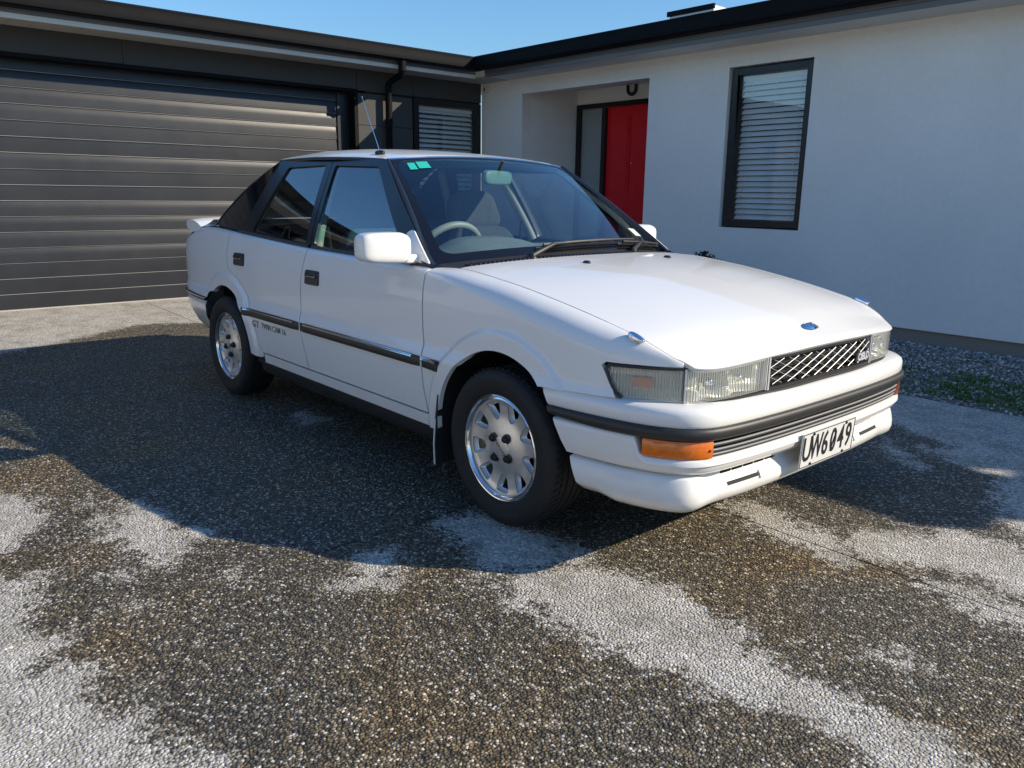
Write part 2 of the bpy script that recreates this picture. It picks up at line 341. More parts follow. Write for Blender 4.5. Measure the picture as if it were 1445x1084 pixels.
# ------------------------------------------------------------------ ground and driveway
def sheet(name, x0, x1, y0, y1, z, material):
    o = meshobj(name, [(x0, y0, z), (x1, y0, z), (x1, y1, z), (x0, y1, z)], [(0, 1, 2, 3)], material); tag(o, kind='structure'); return o
sheet('ground', -400, 400, -400, 400, -.03, M_GROUND)
DRY = [
[(-1.43, -2.18), (-1.44, -2.02), (-1.04, -2.02), (-0.9, -2.14), (-0.87, -2.19), (-0.83, -2.27), (-0.67, -2.29), (-0.62, -2.18), (-0.42, -2.16), (-0.37, -2.22), (-0.24, -2.21), (-0.19, -2.13), (-0.04, -2.23), (0.0, -2.15), (0.15, -2.16), (0.19, -2.13), (0.27, -2.14), (0.31, -2.08), (0.4, -2.11), (0.49, -2.09), (0.57, -2.02), (0.66, -2.05), (0.5, -3.2),(-1.6,-3.2)],
[(-0.96, -1.88), (-1.03, -1.75), (-0.91, -1.71), (-0.75, -1.67), (-0.56, -1.64), (-0.5, -1.69), (-0.42, -1.81), (-0.52, -1.88), (-0.64, -1.87), (-0.76, -1.92)],
[(0.05, -1.47), (-0.06, -1.35), (-0.1, -1.27), (-0.07, -1.22), (0.06, -1.26), (0.16, -1.34), (0.13, -1.41)],
[(-0.46, -1.98), (-0.49, -1.95), (-0.44, -1.9), (-0.39, -1.94), (-0.41, -1.98)],
[(-0.23, -1.72), (-0.23, -1.68), (-0.17, -1.66), (-0.18, -1.7)],
[(-1.15, -1.91), (-1.16, -1.88), (-1.1, -1.87), (-1.1, -1.9)],
[(-0.21, -2.01), (-0.21, -1.93), (-0.19, -1.94), (-0.19, -2.01)],
[(-0.6, -2.19), (-0.6, -2.14), (-0.53, -2.12), (-0.52, -2.17)],
[(0.33, -1.12), (0.38, -0.83), (0.52, -0.71), (0.71, -0.7), (0.88, -0.72), (1.05, -0.78), (1.2, -0.83), (1.29, -0.8), (1.38, -0.79), (1.52, -0.78), (1.9, -0.92), (1.9, -1.1), (1.36, -0.95), (1.27, -0.96), (1.16, -1.04), (0.98, -1.04), (0.82, -1.12), (0.63, -1.11), (0.46, -1.12)],
[(-0.15, -0.96), (-0.16, -0.8), (-0.06, -0.7), (0.25, -0.72), (0.42, -0.75), (0.34, -0.99), (0.25, -1.08), (0.12, -1.03)],
[(0.82, 0.13), (0.95, 0.25), (1.13, 0.49), (1.25, 0.46), (1.42, 0.37), (1.9, 0.06), (1.5, 0.06), (1.34, 0.09), (1.18, 0.07), (1.04, -0.04), (0.94, -0.02)],
[(1.18, -0.05), (1.31, 0.02), (1.52, 0.01), (1.55, -0.12), (1.37, -0.15), (1.24, -0.1)],
[(0.42, -0.02), (0.46, 0.13), (0.69, 0.06), (0.84, 0.08), (1.0, -0.09), (0.9, -0.16), (0.73, -0.12), (0.53, -0.07)],
[(1.27, -0.58), (1.31, -0.52), (1.38, -0.53), (1.35, -0.61)],
[(0.97, 1.17), (1.14, 1.38), (1.7, 0.9), (1.37, 0.56), (1.21, 0.58), (1.08, 0.86)],
[(-0.6, 2.6), (0.22, 2.45), (3, 2.4), (3, 1.25), (0.95, 1.18), (0.71, 1.26), (0.58, 1.35), (0.71, 1.47), (0.66, 1.52), (0.37, 1.59), (0.29, 1.66), (-.5, 1.9)],
[(0.42, 1.27), (0.42, 1.38), (0.72, 1.1), (0.72, 1.0), (0.56, 1.11)],
[(-1.79, -0.72), (-1.86, -0.58), (-1.61, -0.64), (-1.58, -0.76)],
[(-4.3, -6.6), (-4.3, -2.8), (.4, -2.6), (1.8, -1.35), (2.3, .0), (2.3, 1.3), (9.8, 1.3), (9.8, -6.6)],  # unseen ground behind the camera, made dry and pale to bounce light
[(-8, -6), (-4.3, -6), (-4.45, -1.9), (-4.66, -1.35), (-5.05, -.75), (-5.2, -.45), (-4.95, .1), (-4.5, .6), (-4.2, 3), (-8, 3)],
]
def signed(P):
    best = np.full(len(P), -9.)
    for q in DRY:
        q = np.array(q); ins = inside(P, q); dm = np.full(len(P), 9.)
        for i in range(len(q)):
            a, b = q[i-1], q[i]; ab = b-a; t = np.clip(((P-a)@ab)/(ab@ab), 0, 1); dm = np.minimum(dm, np.hypot(*(P-a-t[:, None]*ab).T))
        best = np.maximum(best, np.where(ins, np.minimum(dm, .5), -np.minimum(dm, .5)))
    return best
drive = tag(empty('driveway'), kind='structure')
def slope(x): return np.where(x < -4.4, (-4.4-x)*.02, 0.)
XS = [-6.535, -3.35, -.197, 2.95, 6.3, 9.6]; YS = [-6.4, -3.2, -.062, 2.36]
for i in range(len(XS)-1):
    for j in range(len(YS)-1):
        x0, x1, y0, y1 = XS[i]+.0035, XS[i+1]-.0035, YS[j]+.0035, YS[j+1]-.0035
        near = x0 < 2.9 and y0 > -3.3
        hh = .03 if near else .2
        nx, ny = int((x1-x0)/hh)+2, int((y1-y0)/hh)+2
        X, Y = np.meshgrid(np.linspace(x0, x1, nx), np.linspace(y0, y1, ny), indexing='ij'); Z = slope(X)
        P = np.stack([X, Y, Z], -1); mb = MB().grid(P, flip=False)
        for line in (P[0], P[-1], P[:, 0], P[:, -1]):
            lo = line.copy(); lo[:, 2] -= .02; mb.grid(np.stack([line, lo]))
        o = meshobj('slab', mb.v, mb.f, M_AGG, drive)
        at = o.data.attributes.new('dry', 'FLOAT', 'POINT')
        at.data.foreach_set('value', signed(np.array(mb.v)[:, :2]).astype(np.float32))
sheet('driveway_bed', -6.6, 10, -6.5, 2.38, -.022, M_DARK)
tag(box('threshold', -6.66, -6.545, -2.7, 2.5, -.02, .046, M_PALE), kind='structure')

# gravel strip along the wall
sheet('gravel_bed', -6.4, 8, 2.365, 4.4, -.012, M_SOIL)
mb = MB(); rng = np.random.default_rng(3)
ico = bmesh.new(); bmesh.ops.create_icosphere(ico, subdivisions=1, radius=1); iv = np.array([v.co[:] for v in ico.verts]); iff = [tuple(v.index for v in f.verts) for f in ico.faces]; ico.free()
NV, NF = [], []
for k in range(15000):
    x = rng.uniform(-2.6, 2.2); y = 2.37+1.87*rng.random()**.85
    if 2.45 < y < 3.2 and rng.random() < .35: continue
    r = rng.uniform(.005, .0125)*(1+.5*(y > 3.8)*rng.random()); s = np.array([1, rng.uniform(.6, 1), rng.uniform(.45, .8)])*r
    a = rng.uniform(0, 6.28); p = iv*(1+rng.uniform(-.18, .18, iv.shape))*s; ca, sa = math.cos(a), math.sin(a)
    p = np.stack([p[:, 0]*ca-p[:, 1]*sa+x, p[:, 0]*sa+p[:, 1]*ca+y, p[:, 2]-.012+r*.35+rng.uniform(0, .012)], 1)
    o = len(NV)*len(iv); NV.append(p); NF += [(f[0]+o, f[1]+o, f[2]+o) for f in iff]
def m_stones():
    m, ns, ls, p = newmat('mixed_gravel'); g = ns.new('ShaderNodeNewGeometry')
    ls.new(ramp(ns, ls, g.outputs['Random Per Island'], [(0, (.15, .145, .135)), (.4, (.28, .275, .26)), (.75, (.40, .39, .37)), (.93, (.54, .525, .495)), (1, (.70, .685, .65))]), p.inputs['Base Color']); p.inputs['Roughness'].default_value = .8
    return m
M_STONES = m_stones()
tag(meshobj('gravel', np.concatenate(NV), NF, M_STONES), 'loose grey gravel in the strip between driveway and white wall', 'gravel', kind='stuff')
for k in range(14):
    x = -1.5+k*.16+rng.uniform(-.04, .04); y = rng.uniform(3.85, 4.15); r = rng.uniform(.022, .036)
    p = iv*(1+rng.uniform(-.15, .15, iv.shape))*np.array([r, r*.8, r*.65])
    o = meshobj('rock', p, iff, M_STONE); o.location = (x, y, r*.25); o.rotation_euler = (0, 0, rng.uniform(0, 6))
    tag(o, 'larger grey stone lying in the gravel at the foot of the white wall', 'stone', 'larger stones along the wall foot')
def m_grass():
    m, ns, ls, p = newmat('weed_green'); g = ns.new('ShaderNodeNewGeometry')
    ls.new(ramp(ns, ls, g.outputs['Random Per Island'], [(0, (.045, .10, .012)), (.6, (.08, .16, .022)), (.9, (.12, .19, .04)), (1, (.22, .21, .09))]), p.inputs['Base Color']); p.inputs['Roughness'].default_value = .6
    return m
M_GRASS = m_grass(); mb = MB()
cl = [(rng.uniform(-.9, 2.2), 2.55+abs(rng.normal(0, .34)), rng.uniform(.04, .13)) for _ in range(60)]
for cx, cy, cr in cl:
    if -.25 < cx < .05 and rng.random() < .6: continue
    for k in range(int(1100*cr)+20):
        x, y = cx+rng.normal(0, cr), cy+rng.normal(0, cr*.6)
        if y < 2.4 or y > 3.7: continue
        a = rng.uniform(0, 6.28); hgt = rng.uniform(.006, .018); w = rng.uniform(.002, .005); l = rng.uniform(.2, 1.)*hgt
        dx, dy = math.cos(a), math.sin(a); q = (-dy*w, dx*w)
        mb.add([(x-q[0], y-q[1], -.012), (x+q[0], y+q[1], -.012), (x+dx*l*.5+q[0]*.7, y+dy*l*.5+q[1]*.7, hgt*.65), (x+dx*l*.5-q[0]*.7, y+dy*l*.5-q[1]*.7, hgt*.65), (x+dx*l, y+dy*l, hgt)], [(0, 1, 2, 3), (3, 2, 4)])
tag(meshobj('weeds', mb.v, mb.f, M_GRASS), 'low green weeds growing through the gravel strip', 'weeds', kind='stuff')

# ------------------------------------------------------------------ the house
YW, XG, ZS = 4.28, -6.42, 2.53
house = empty('house', (XG, YW, 0)); tag(house, 'single storey house, white rendered wing and charcoal garage wing in an L shape', 'house')
HI = Matrix.Translation((-XG, -YW, 0))
class HP:  # house parts are written in world coordinates, then moved into the house's frame
    pass
def hp(o, parent=None):
    o.parent = parent or house
    if parent is None: o.matrix_parent_inverse = HI
    return o
AX0, AX1, AZ = -5.624, -3.632, 2.352
WX0, WX1, WZ0, WZ1 = -2.66, -1.80, .866, 2.352
WEND = 4.5
hp(panel('wall', [(-6.415, .105), (AX0, .105), (AX0, AZ), (AX1, AZ), (AX1, .105), (WEND, .105), (WEND, ZS+.03), (-6.415, ZS+.03)], plane_y(YW), M_WHITE, h=.6, holes=[[(WX0, WZ0), (WX1, WZ0), (WX1, WZ1), (WX0, WZ1)]], rim=.15, out=(0, -1, 0)))
hp(box('footing', -6.415, AX0, YW+.03, YW+.3, -.06, .11, M_CONC)); hp(box('footing', AX1, WEND, YW+.03, YW+.3, -.06, .11, M_CONC))
mbw = MB().box(WEND-.02, WEND, YW+.15, 9, .1, ZS).build('end_wall', M_WHITE); hp(mbw)
# recessed porch
YD = 5.25
hp(box('porch_side_wall', AX0-.2, AX0, YW+.15, YD+.1, -.05, 2.47, M_WHITE)); hp(box('porch_side_wall', AX1, AX1+.2, YW+.15, YD+.1, -.05, 2.47, M_WHITE))
hp(box('porch_ceiling', AX0, AX1, YW+.15, YD+.1, 2.47, 2.55, M_SOFFW)); hp(box('porch_floor', AX0, AX1, YW-.05, YD, -.06, .03, M_CONC))
hp(panel('porch_back_wall', [(AX0, -.02), (AX0, 2.47), (AX1, 2.47), (AX1, -.02), (-4.19, -.02), (-4.19, 2.295), (AX0+.004, 2.295), (AX0+.004, -.02)], plane_y(YD), M_WHITE, h=.5, rim=.05, out=(0, -1, 0)))
fd = hp(box('front_door', -5.11, -4.24, YD+.03, YD+.075, .05, 2.235, M_RED))
for (a, b, c, d) in ((-5.02, -4.72, 1.15, 2.12), (-4.63, -4.33, 1.15, 2.12), (-5.02, -4.72, .18, 1.02), (-4.63, -4.33, .18, 1.02)):
    pm = MB().box(a, b, YD+.018, YD+.032, c, d).box(a+.03, b-.03, YD+.012, YD+.02, c+.03, d-.03).build('door_panel', M_RED, fd, 30, bevel=.005)
MB().lathe([(0, -.012), (.011, -.010), (.014, 0), (.0, .004)], 16, c=(-4.675, YD+.012, 1.55)).build('peephole', M_GALV, fd, 40)
fr = MB().box(-5.62, -5.56, YD-.02, YD+.09, 0, 2.29).box(-5.17, -5.11, YD-.02, YD+.09, 0, 2.23).box(-4.24, -4.19, YD-.02, YD+.09, 0, 2.23).box(-5.56, -4.19, YD-.02, YD+.09, 2.235, 2.29).build('door_frame', M_FRAME); hp(fr)
hp(box('sidelight_pane', -5.56, -5.17, YD+.03, YD+.04, .05, 2.235, M_FROST))
# windows with venetian blinds
def house_window(axis, c, a0, a1, z0, z1, fw, slats_z, split, tilt, lab):
    """axis 'y': pane in the plane y=c facing -y; axis 'x': pane in the plane x=c facing +x. One frame mesh with its pane and slats"""
    def bx(mb, p0, p1, q0, q1, r0, r1):
        if axis == 'y': mb.box(p0, p1, c+q0, c+q1, r0, r1)
        else: mb.box(c-q1, c-q0, p0, p1, r0, r1)
        return mb
    mb = MB(); bx(mb, a0, a0+fw, 0, .09, z0, z1); bx(mb, a1-fw, a1, 0, .09, z0, z1); bx(mb, a0+fw, a1-fw, 0, .09, z0, z0+fw); bx(mb, a0+fw, a1-fw, 0, .09, z1-fw, z1)
    if split: bx(mb, split-.02, split+.02, .01, .08, z0+fw, z1-fw)
    w = mb.build('window', M_FRAME, None, 35, bevel=.004); hp(w); w['label'] = lab
    bx(MB(), a0+fw-.01, a1-fw+.01, .045, .051, z0+fw-.01, z1-fw+.01).build('pane', M_GLASSH, w)
    rb = MB(); bx(rb, a0, a1, .9, .92, z0-.2, z1+.1); bx(rb, a0-.02, a0, .092, .92, z0-.2, z1+.1); bx(rb, a1, a1+.02, .092, .92, z0-.2, z1+.1); bx(rb, a0, a1, .092, .92, z1+.08, z1+.1); bx(rb, a0, a1, .092, .92, z0-.2, z0-.18)
    rb.build('room', M_ROOM, w)
    sm = MB(); hw = .027; ct, st = math.cos(tilt), math.sin(tilt)
    prof = [(-hw*ct, -hw*st+.0), (0, .003), (hw*ct, hw*st)]; rows = []
    for e in (a0+fw+.004, a1-fw-.004):
        rows.append([((e, c+.12+q, z) if axis == 'y' else (c-.12-q, e, z)) for q, z in prof]+[((e, c+.12+q, z-.003) if axis == 'y' else (c-.12-q, e, z-.003)) for q, z in prof[::-1]])
    sm.grid(rows, cv=True); f0 = sm.build('blind_slat', M_BLIND, w); me = f0.data
    z = z1-fw-.06; first = True
    while z > z0+fw+.02:
        o = f0 if first else bpy.data.objects.new('blind_slat', me)
        if not first: COL.objects.link(o); o.parent = w
        o.location.z = z; first = False; z -= slats_z
    bx(MB(), a0+fw+.002, a1-fw-.002, .095, .15, z1-fw-.045, z1-fw-.004).build('blind_headrail', M_BLIND, w, 30, bevel=.003)
    for t in (.15, .5, .85):
        e = a0+fw+(a1-a0-2*fw)*t; q = .094
        bx(MB(), e-.0015, e+.0015, q, q+.003, z0+fw+.01, z1-fw-.04).build('blind_cord', M_BLIND, w)
    return w
house_window('y', YW+.035, WX0+.012, WX1-.012, WZ0+.012, WZ1-.012, .062, .052, None, R(52), 'tall black framed window with white venetian blind in the white wall')
house_window('x', XG+.012, 3.215, 4.265, .75, 2.285, .075, .058, None, R(42), 'black framed window with white blind beside the garage corner')
hp(box('window_reveal', WX0, WX1, YW+.125, YW+.14, WZ0-.1, WZ0, M_WHITE))
# garage wing: cladding sheets with open joints
GY0, DY0, DY1, DZ = -4.4, -2.62, 2.40, 2.275
gw = hp(box('garage_wall', XG-.25, XG-.025, GY0, DY0-.16, -.05, 2.6, M_DARK)); hp(box('garage_wall', XG-.25, XG-.025, DY1+.16, 3.21, -.05, 2.6, M_DARK)); hp(box('garage_wall', XG-.25, XG-.025, DY0-.16, DY1+.16, 2.3, 2.6, M_DARK))
hp(box('garage_wall', XG-.25, XG-.025, 3.21, 4.27, 2.29, 2.6, M_DARK)); hp(box('garage_wall', XG-.25, XG-.025, 3.21, 4.27, -.05, .745, M_DARK))
def clad(y0, y1, z0, z1): hp(MB().box(XG-.022, XG, y0+.002, y1-.002, z0+.002, z1-.002).build('cladding_sheet', M_CLAD, None, 30, bevel=.002))
for a, b in ((GY0, DY0-.07),): 
    for z0, z1 in ((.02, .69), (.69, 1.305), (1.305, 1.921), (1.921, 2.53)): clad(a, b, z0, z1)
for z0, z1 in ((.02, .69), (.69, 1.305), (1.305, 1.921), (1.921, DZ)): clad(DY1+.045, 3.205, z0, z1)
for a, b in ((DY0-.07, -.07), (-.07, 2.44), (2.44, 3.205), (3.205, 4.275)): clad(a, b, DZ+.035 if b < 2.5 else 2.295, 2.535)
clad(3.205, 4.275, .02, .745)
hp(MB().box(XG-.16, XG+.006, DY1, DY1+.043, -.02, DZ).box(XG-.16, XG+.006, DY0-.043, DY0, -.02, DZ).box(XG-.16, XG+.006, DY0-.043, DY1+.043, DZ+.002, DZ+.035).build('door_surround', M_STEEL))
gd = MB().box(XG-.21, XG-.175, DY0, DY1, .03, DZ+.02).box(XG-.174, XG-.13, DY1-.15, DY1-.003, -.01, DZ).box(XG-.174, XG-.13, DY0+.003, DY0+.15, -.01, DZ).build('garage_door', M_FRAME); hp(gd); gd['label'] = 'wide charcoal sectional garage door of horizontal ribbed panels'
pitch_ = .1424; XD = XG-.15
for k in range(16):
    z0 = .048+k*pitch_; z1 = z0+pitch_; t = rng.uniform(-.0022, .0022); q = (DY0+.14, DY1-.149)
    prof = [(-.02, z0+.002), (.0035+t, z0+.002), (.005+t, z0+.005), (.003, z0+pitch_*.5), (-.0005-t, z1-.016), (-.0065, z1-.006), (-.010, z1-.001), (-.02, z1-.001)]
    MB().grid([[(XD+a, e, b) for a, b in prof] for e in q], cv=True).build('door_panel', M_DOOR, gd, 25)
    MB().grid([[(XD+a_, e, b_) for a_, b_ in ((-.018, z0-.0035), (.0005, z0-.0035), (.0025, z0-.001), (.0015, z0+.0015), (-.018, z0+.0015))] for e in q], cv=True).build('joint_glint', M_GLINT, gd)  # added pale strip, a painted sun highlight along each slat joint
# eaves: boarded soffit, fascia, gutter, roof
def eave(tagname, wall, out_sign, a0, a1, axis, boards):
    def bx(p0, p1, q0, q1, z0, z1, name, mt, bev=0, par=None):
        q0, q1 = sorted((wall+out_sign*q0, wall+out_sign*q1))
        o = MB().box(p0, p1, q0, q1, z0, z1) if axis == 'y' else MB().box(q0, q1, p0, p1, z0, z1)
        o = o.build(name, mt, None, 35 if bev else None, bevel=bev); hp(o, par); return o
    if boards:
        n = int((a1-a0)/.18)
        for k in range(n):
            p = a0+(a1-a0)*k/n; bx(p+.002, p+(a1-a0)/n-.002, -.02, .405, ZS, ZS+.012, 'soffit_board', M_SOFFIT, .002)
        bx(a0, a1, -.02, .405, ZS+.013, ZS+.03, 'soffit', M_DARK)
    else: bx(a0, a1, -.02, .405, ZS, ZS+.012, 'soffit', M_SOFFW)
    bx(a0, a1, .405, .425, ZS-.012, ZS+.030, 'fascia_trim', M_SOFFW if boards else M_FASC, .002)
    bx(a0, a1, .405, .432, ZS+.032, ZS+.20, 'fascia', M_FASC, .002)
    # gutter: a folded trough along the eave
    prof = [(.436, .21), (.436, .075), (.45, .066), (.56, .066), (.578, .078), (.585, .12), (.578, .165), (.585, .195), (.578, .208), (.57, .208), (.572, .195), (.566, .165), (.572, .12), (.566, .08), (.55, .074), (.45, .075), (.442, .21)]
    rows = []
    for e in (a0, a1): rows.append([((e, wall+out_sign*q, ZS+z) if axis == 'y' else (wall+out_sign*q, e, ZS+z)) for q, z in prof])
    g = MB().grid(rows, cv=True)
    for rw in rows: g.add(rw, [tuple(range(len(rw)))])
    hp(g.build('gutter', M_STEEL, None, 30))
eave('white', YW, -1, XG+.59, 4.93, 'y', False)
eave('garage', XG, 1, GY0-.4, YW-.437, 'x', True)
# corner pieces of the inner eave angle
hp(box('soffit', XG-.02, XG+.588, YW-.405, YW+.02, ZS+.001, ZS+.0125, M_SOFFIT)); hp(MB().box(XG+.44, XG+.589, YW-.585, YW-.436, ZS+.067, ZS+.206).build('gutter_corner', M_STEEL, None, 30, bevel=.006))
def roof(name, pts, mt):
    n = len(pts); v = pts+[(x, y, z-.06) for x, y, z in pts]
    return hp(meshobj(name, v, [tuple(range(n)), tuple(range(2*n-1, n-1, -1))]+[(i, (i+1) % n, n+(i+1) % n, n+i) for i in range(n)], mt))
ze = ZS+.215
roof('roof', [(XG+.5, YW-.56, ze), (4.97, YW-.54, ze), (4.97, 11.2, ze+1.24), (XG-7.06, 11.2, ze+1.24)], M_ROOF)
roof('roof', [(XG+.5, GY0-.4, ze), (XG+.5, YW-.53, ze), (XG-7.0, 11.2, ze+.75), (XG-7, GY0-.4, ze+.75)], M_ROOF)
roof('roof', [(4.99, 4.55, ze), (12, 4.55, ze), (12, 12, ze+.75), (4.99, 12, ze+.75)], M_ROOF)
hp(box('wing_wall', 4.52, 12, 5.1, 5.25, -.05, ZS+.2, M_WHITE)); hp(box('garage_back_wall', XG-6.5, XG-6.3, GY0, 9, -.05, 3.2, M_CLAD)); hp(box('garage_side_wall', XG-6.4, XG-.03, GY0+.002, GY0+.1, -.05, 2.75, M_CLAD))
sk = hp(MB().box(-3.98, -3.40, 4.98, 5.7, 2.90, 3.125).build('skylight', M_GALV, None, 30, bevel=.006)); MB().box(-4.0, -3.38, 4.96, 4.985, 3.085, 3.135).build('flashing', M_STEEL, sk)
# downpipe
px_, py_ = XG+.09, 2.81
dp = MB().tube([(XG+.51, 2.73, ZS+.10), (XG+.51, 2.73, ZS-.03), (XG+.48, 2.74, ZS-.075), (px_+.03, py_-.01, ZS-.13), (px_, py_, ZS-.18), (px_, py_, .0)], .036, 14).build('downpipe', M_STEEL, None, 50); hp(dp)
MB().tube([(XG+.51, 2.73, ZS+.07), (XG+.51, 2.73, ZS-.045)], .043, 14).build('pipe_collar', M_STEEL, dp, 40); MB().tube([(px_, py_, 2.26), (px_, py_, 1.94)], .040, 14).build('pipe_sleeve', M_STEEL, dp, 40)
MB().box(XG, px_, py_-.045, py_+.045, 1.0, 1.03).build('pipe_bracket', M_STEEL, dp)
# small things fixed to the house
us = MB().tube([(-4.75, YD-.03, 2.475-.01)]+[(-4.685-.062*math.cos(a), YD-.03, 2.415-.062*math.sin(a)) for a in np.linspace(0, math.pi, 13)]+[(-4.62, YD-.03, 2.465)], .019, 10).build('horseshoe', M_FRAME, None, 50)
tag(us, 'small black U-shaped ornament fixed above the red front door', 'ornament')
sn = MB().superell((0, 0, 0), (.035, .03, .035), .5).build('sensor', mat('sensor_plastic', (.62, .60, .48), .5), None, 40); sn.location = (-6.29, YW-.028, 2.455)
MB().lathe([(0, -.034), (.014, -.032), (.02, -.026), (.02, -.01)], 16).build('lens', M_DARK, sn, 40)
tag(sn, 'small cream security sensor under the eave in the inner corner', 'sensor')
# low shrub by the wall, its top just showing past the bonnet
sh = empty('shrub', (-2.15, 3.35, 0)); tag(sh, 'dark low shrub by the white wall, its top just past the bonnet', 'shrub')
mb = MB(); tb = MB()
for k in range(16):
    a = rng.uniform(0, 6.28); rr_ = rng.uniform(.02, .17); top = (rr_*math.cos(a), rr_*math.sin(a), rng.uniform(.45, .64))
    tb.tube([(0, 0, -.02), (top[0]*.4, top[1]*.4, top[2]*.6), top], [.008, .005, .002], 5)
for k in range(2600):
    a = rng.uniform(0, 6.28); b = rng.uniform(0, 3.14); q = rng.random()**.4
    c = np.array([.26*q*math.cos(a)*math.sin(b), .22*q*math.sin(a)*math.sin(b), .36+.33*q*math.cos(b)]); u = rng.normal(size=3); u /= np.linalg.norm(u); w = np.cross(u, rng.normal(size=3)); w /= np.linalg.norm(w); l = rng.uniform(.012, .022)
    mb.add([c-u*l, c+w*l*.4, c+u*l, c-w*l*.4], [(0, 1, 2, 3)])
mb.build('foliage', mat('dark_leaf', (.018, .020, .012), .6), sh); tb.build('stem', mat('twig', (.05, .035, .02), .8), sh)

# ------------------------------------------------------------------ the other side of the yard (seen in the reflections)
M_NW = m_render_wall('neighbour_wall', (.74, .72, .67))
nh = empty('neighbour_house', (-3, -8.2, 0)); tag(nh, 'pale neighbouring house with a dark hipped roof across the yard behind the camera', 'house')
MB().box(-12, 9, -8, 0, -.05, 2.55).build('wall', M_NW, nh)
meshobj('roof', [(-12.5, -8.5, 2.5), (9.5, -8.5, 2.5), (9.5, .5, 2.5), (-12.5, .5, 2.5), (-8, -4, 3.7), (5, -4, 3.7)], [(0, 1, 5, 4), (1, 2, 5), (2, 3, 4, 5), (3, 0, 4), (3, 2, 1, 0)], M_ROOF, nh)
for x in (-9, -4.5, 1.5, 5):
    w = MB().box(x, x+1.6, -.01, .05, .9, 2.1).build('window', M_FRAME, nh); MB().box(x+.06, x+1.54, .051, .06, .96, 2.04).build('pane', M_GLASSH, w)

# =================================================================== the car
M_PAINT = mat('white_car_paint', (.76, .76, .75), .30, coat=1.0, rvar=.06, nscale=3)
M_GBLK = mat('black_gloss_paint', (.007, .007, .008), .30, coat=.15)
M_PLAST = mat('black_plastic', (.022, .022, .023), .45, noise=.15, nscale=20, bump=.12, bscale=900)
M_RUBBER = mat('tyre_rubber', (.011, .011, .011), .72, noise=.25, nscale=25, bump=.15, bscale=300)
M_CHROME = mat('chrome', (.82, .82, .84), .07, metal=1)
M_ALLOY = mat('polished_alloy', (.80, .77, .71), .36, metal=.72, noise=.08, nscale=30, rvar=.16)
M_ALLOYP = mat('alloy_silver_paint', (.60, .61, .63), .35, metal=.45)
M_AMBER = mat('amber_lens', (.72, .16, .012), .14, coat=.5, noise=.18, nscale=60)
M_RED = mat('tail_lamp_red', (.22, .006, .008), .12, coat=.6)
M_WS = m_glass('windscreen_glass', (.84, .94, .92), 2.1)
M_SG = m_glass('side_window_glass', (.46, .54, .58), 2.7)
M_QG = m_glass('dark_rear_glass', (.10, .11, .12), 1.6)
M_FRIT = mat('black_glass_border', (.006, .006, .008), .08, spec=.6)
M_CLOTH = mat('blue_grey_seat_cloth', (.10, .115, .14), .9, noise=.2, nscale=60, bump=.3, bscale=500)
M_CLOTH2 = mat('dark_seat_cloth', (.03, .034, .045), .9, noise=.2, nscale=60)
M_DASH = mat('grey_dash_vinyl', (.15, .18, .175), .7, noise=.08, nscale=30, bump=.2, bscale=500)
M_DASHD = mat('dark_trim_vinyl', (.03, .033, .036), .65)
M_CREAM = mat('pale_pillar_trim', (.55, .53, .47), .6)
M_PLATE = mat('plate_white', (.60, .60, .585), .45)
M_INK = mat('black_ink', (.012, .012, .012), .4)
M_TEAL = mat('teal_sticker', (.02, .42, .34), .5)
M_GREYTXT = mat('grey_decal', (.16, .16, .17), .5)
M_MIRR = mat('mirror_glass', (.75, .78, .78), .03, metal=1)
M_BLUEB = mat('blue_enamel', (.03, .10, .28), .1, coat=1.)
def m_lens():
    m, ns, ls, p = newmat('fluted_lamp_lens'); ns.remove(p); co = objco(ns)
    tr = ns.new('ShaderNodeBsdfTransparent'); tr.inputs[0].default_value = (.93, .95, .93, 1)
    gl = ns.new('ShaderNodeBsdfGlossy'); gl.inputs['Roughness'].default_value = .04
    sx = ns.new('ShaderNodeSeparateXYZ'); ls.new(co, sx.inputs[0])
    w = mth(ns, ls, 'SINE', mth(ns, ls, 'MULTIPLY', mth(ns, ls, 'SUBTRACT', mth(ns, ls, 'ABSOLUTE', sx.outputs[1]), sx.outputs[0]), 620.))
    b = N(ns, 'ShaderNodeBump', i_Strength=.6, i_Distance=.002); ls.new(w, b.inputs['Height']); bg_ = N(ns, 'ShaderNodeBump', i_Strength=.25, i_Distance=.002); ls.new(w, bg_.inputs['Height']); ls.new(bg_.outputs[0], gl.inputs['Normal'])
    df = ns.new('ShaderNodeBsdfDiffuse'); df.inputs[0].default_value = (.75, .76, .72, 1); ls.new(b.outputs[0], df.inputs['Normal'])
    ior = 1.7; fr = ns.new('ShaderNodeFresnel'); bf = ns.new('ShaderNodeNewGeometry'); ls.new(mth(ns, ls, 'MULTIPLY_ADD', bf.outputs['Backfacing'], 1/ior-ior, ior), fr.inputs[0])
    m1 = ns.new('ShaderNodeMixShader'); m1.inputs[0].default_value = .24; ls.new(tr.outputs[0], m1.inputs[1]); ls.new(df.outputs[0], m1.inputs[2])
    m2 = ns.new('ShaderNodeMixShader'); ls.new(fr.outputs[0], m2.inputs[0]); ls.new(m1.outputs[0], m2.inputs[1]); ls.new(gl.outputs[0], m2.inputs[2])
    ls.new(m2.outputs[0], ns['Material Output'].inputs[0]); return m
M_LENS = m_lens()
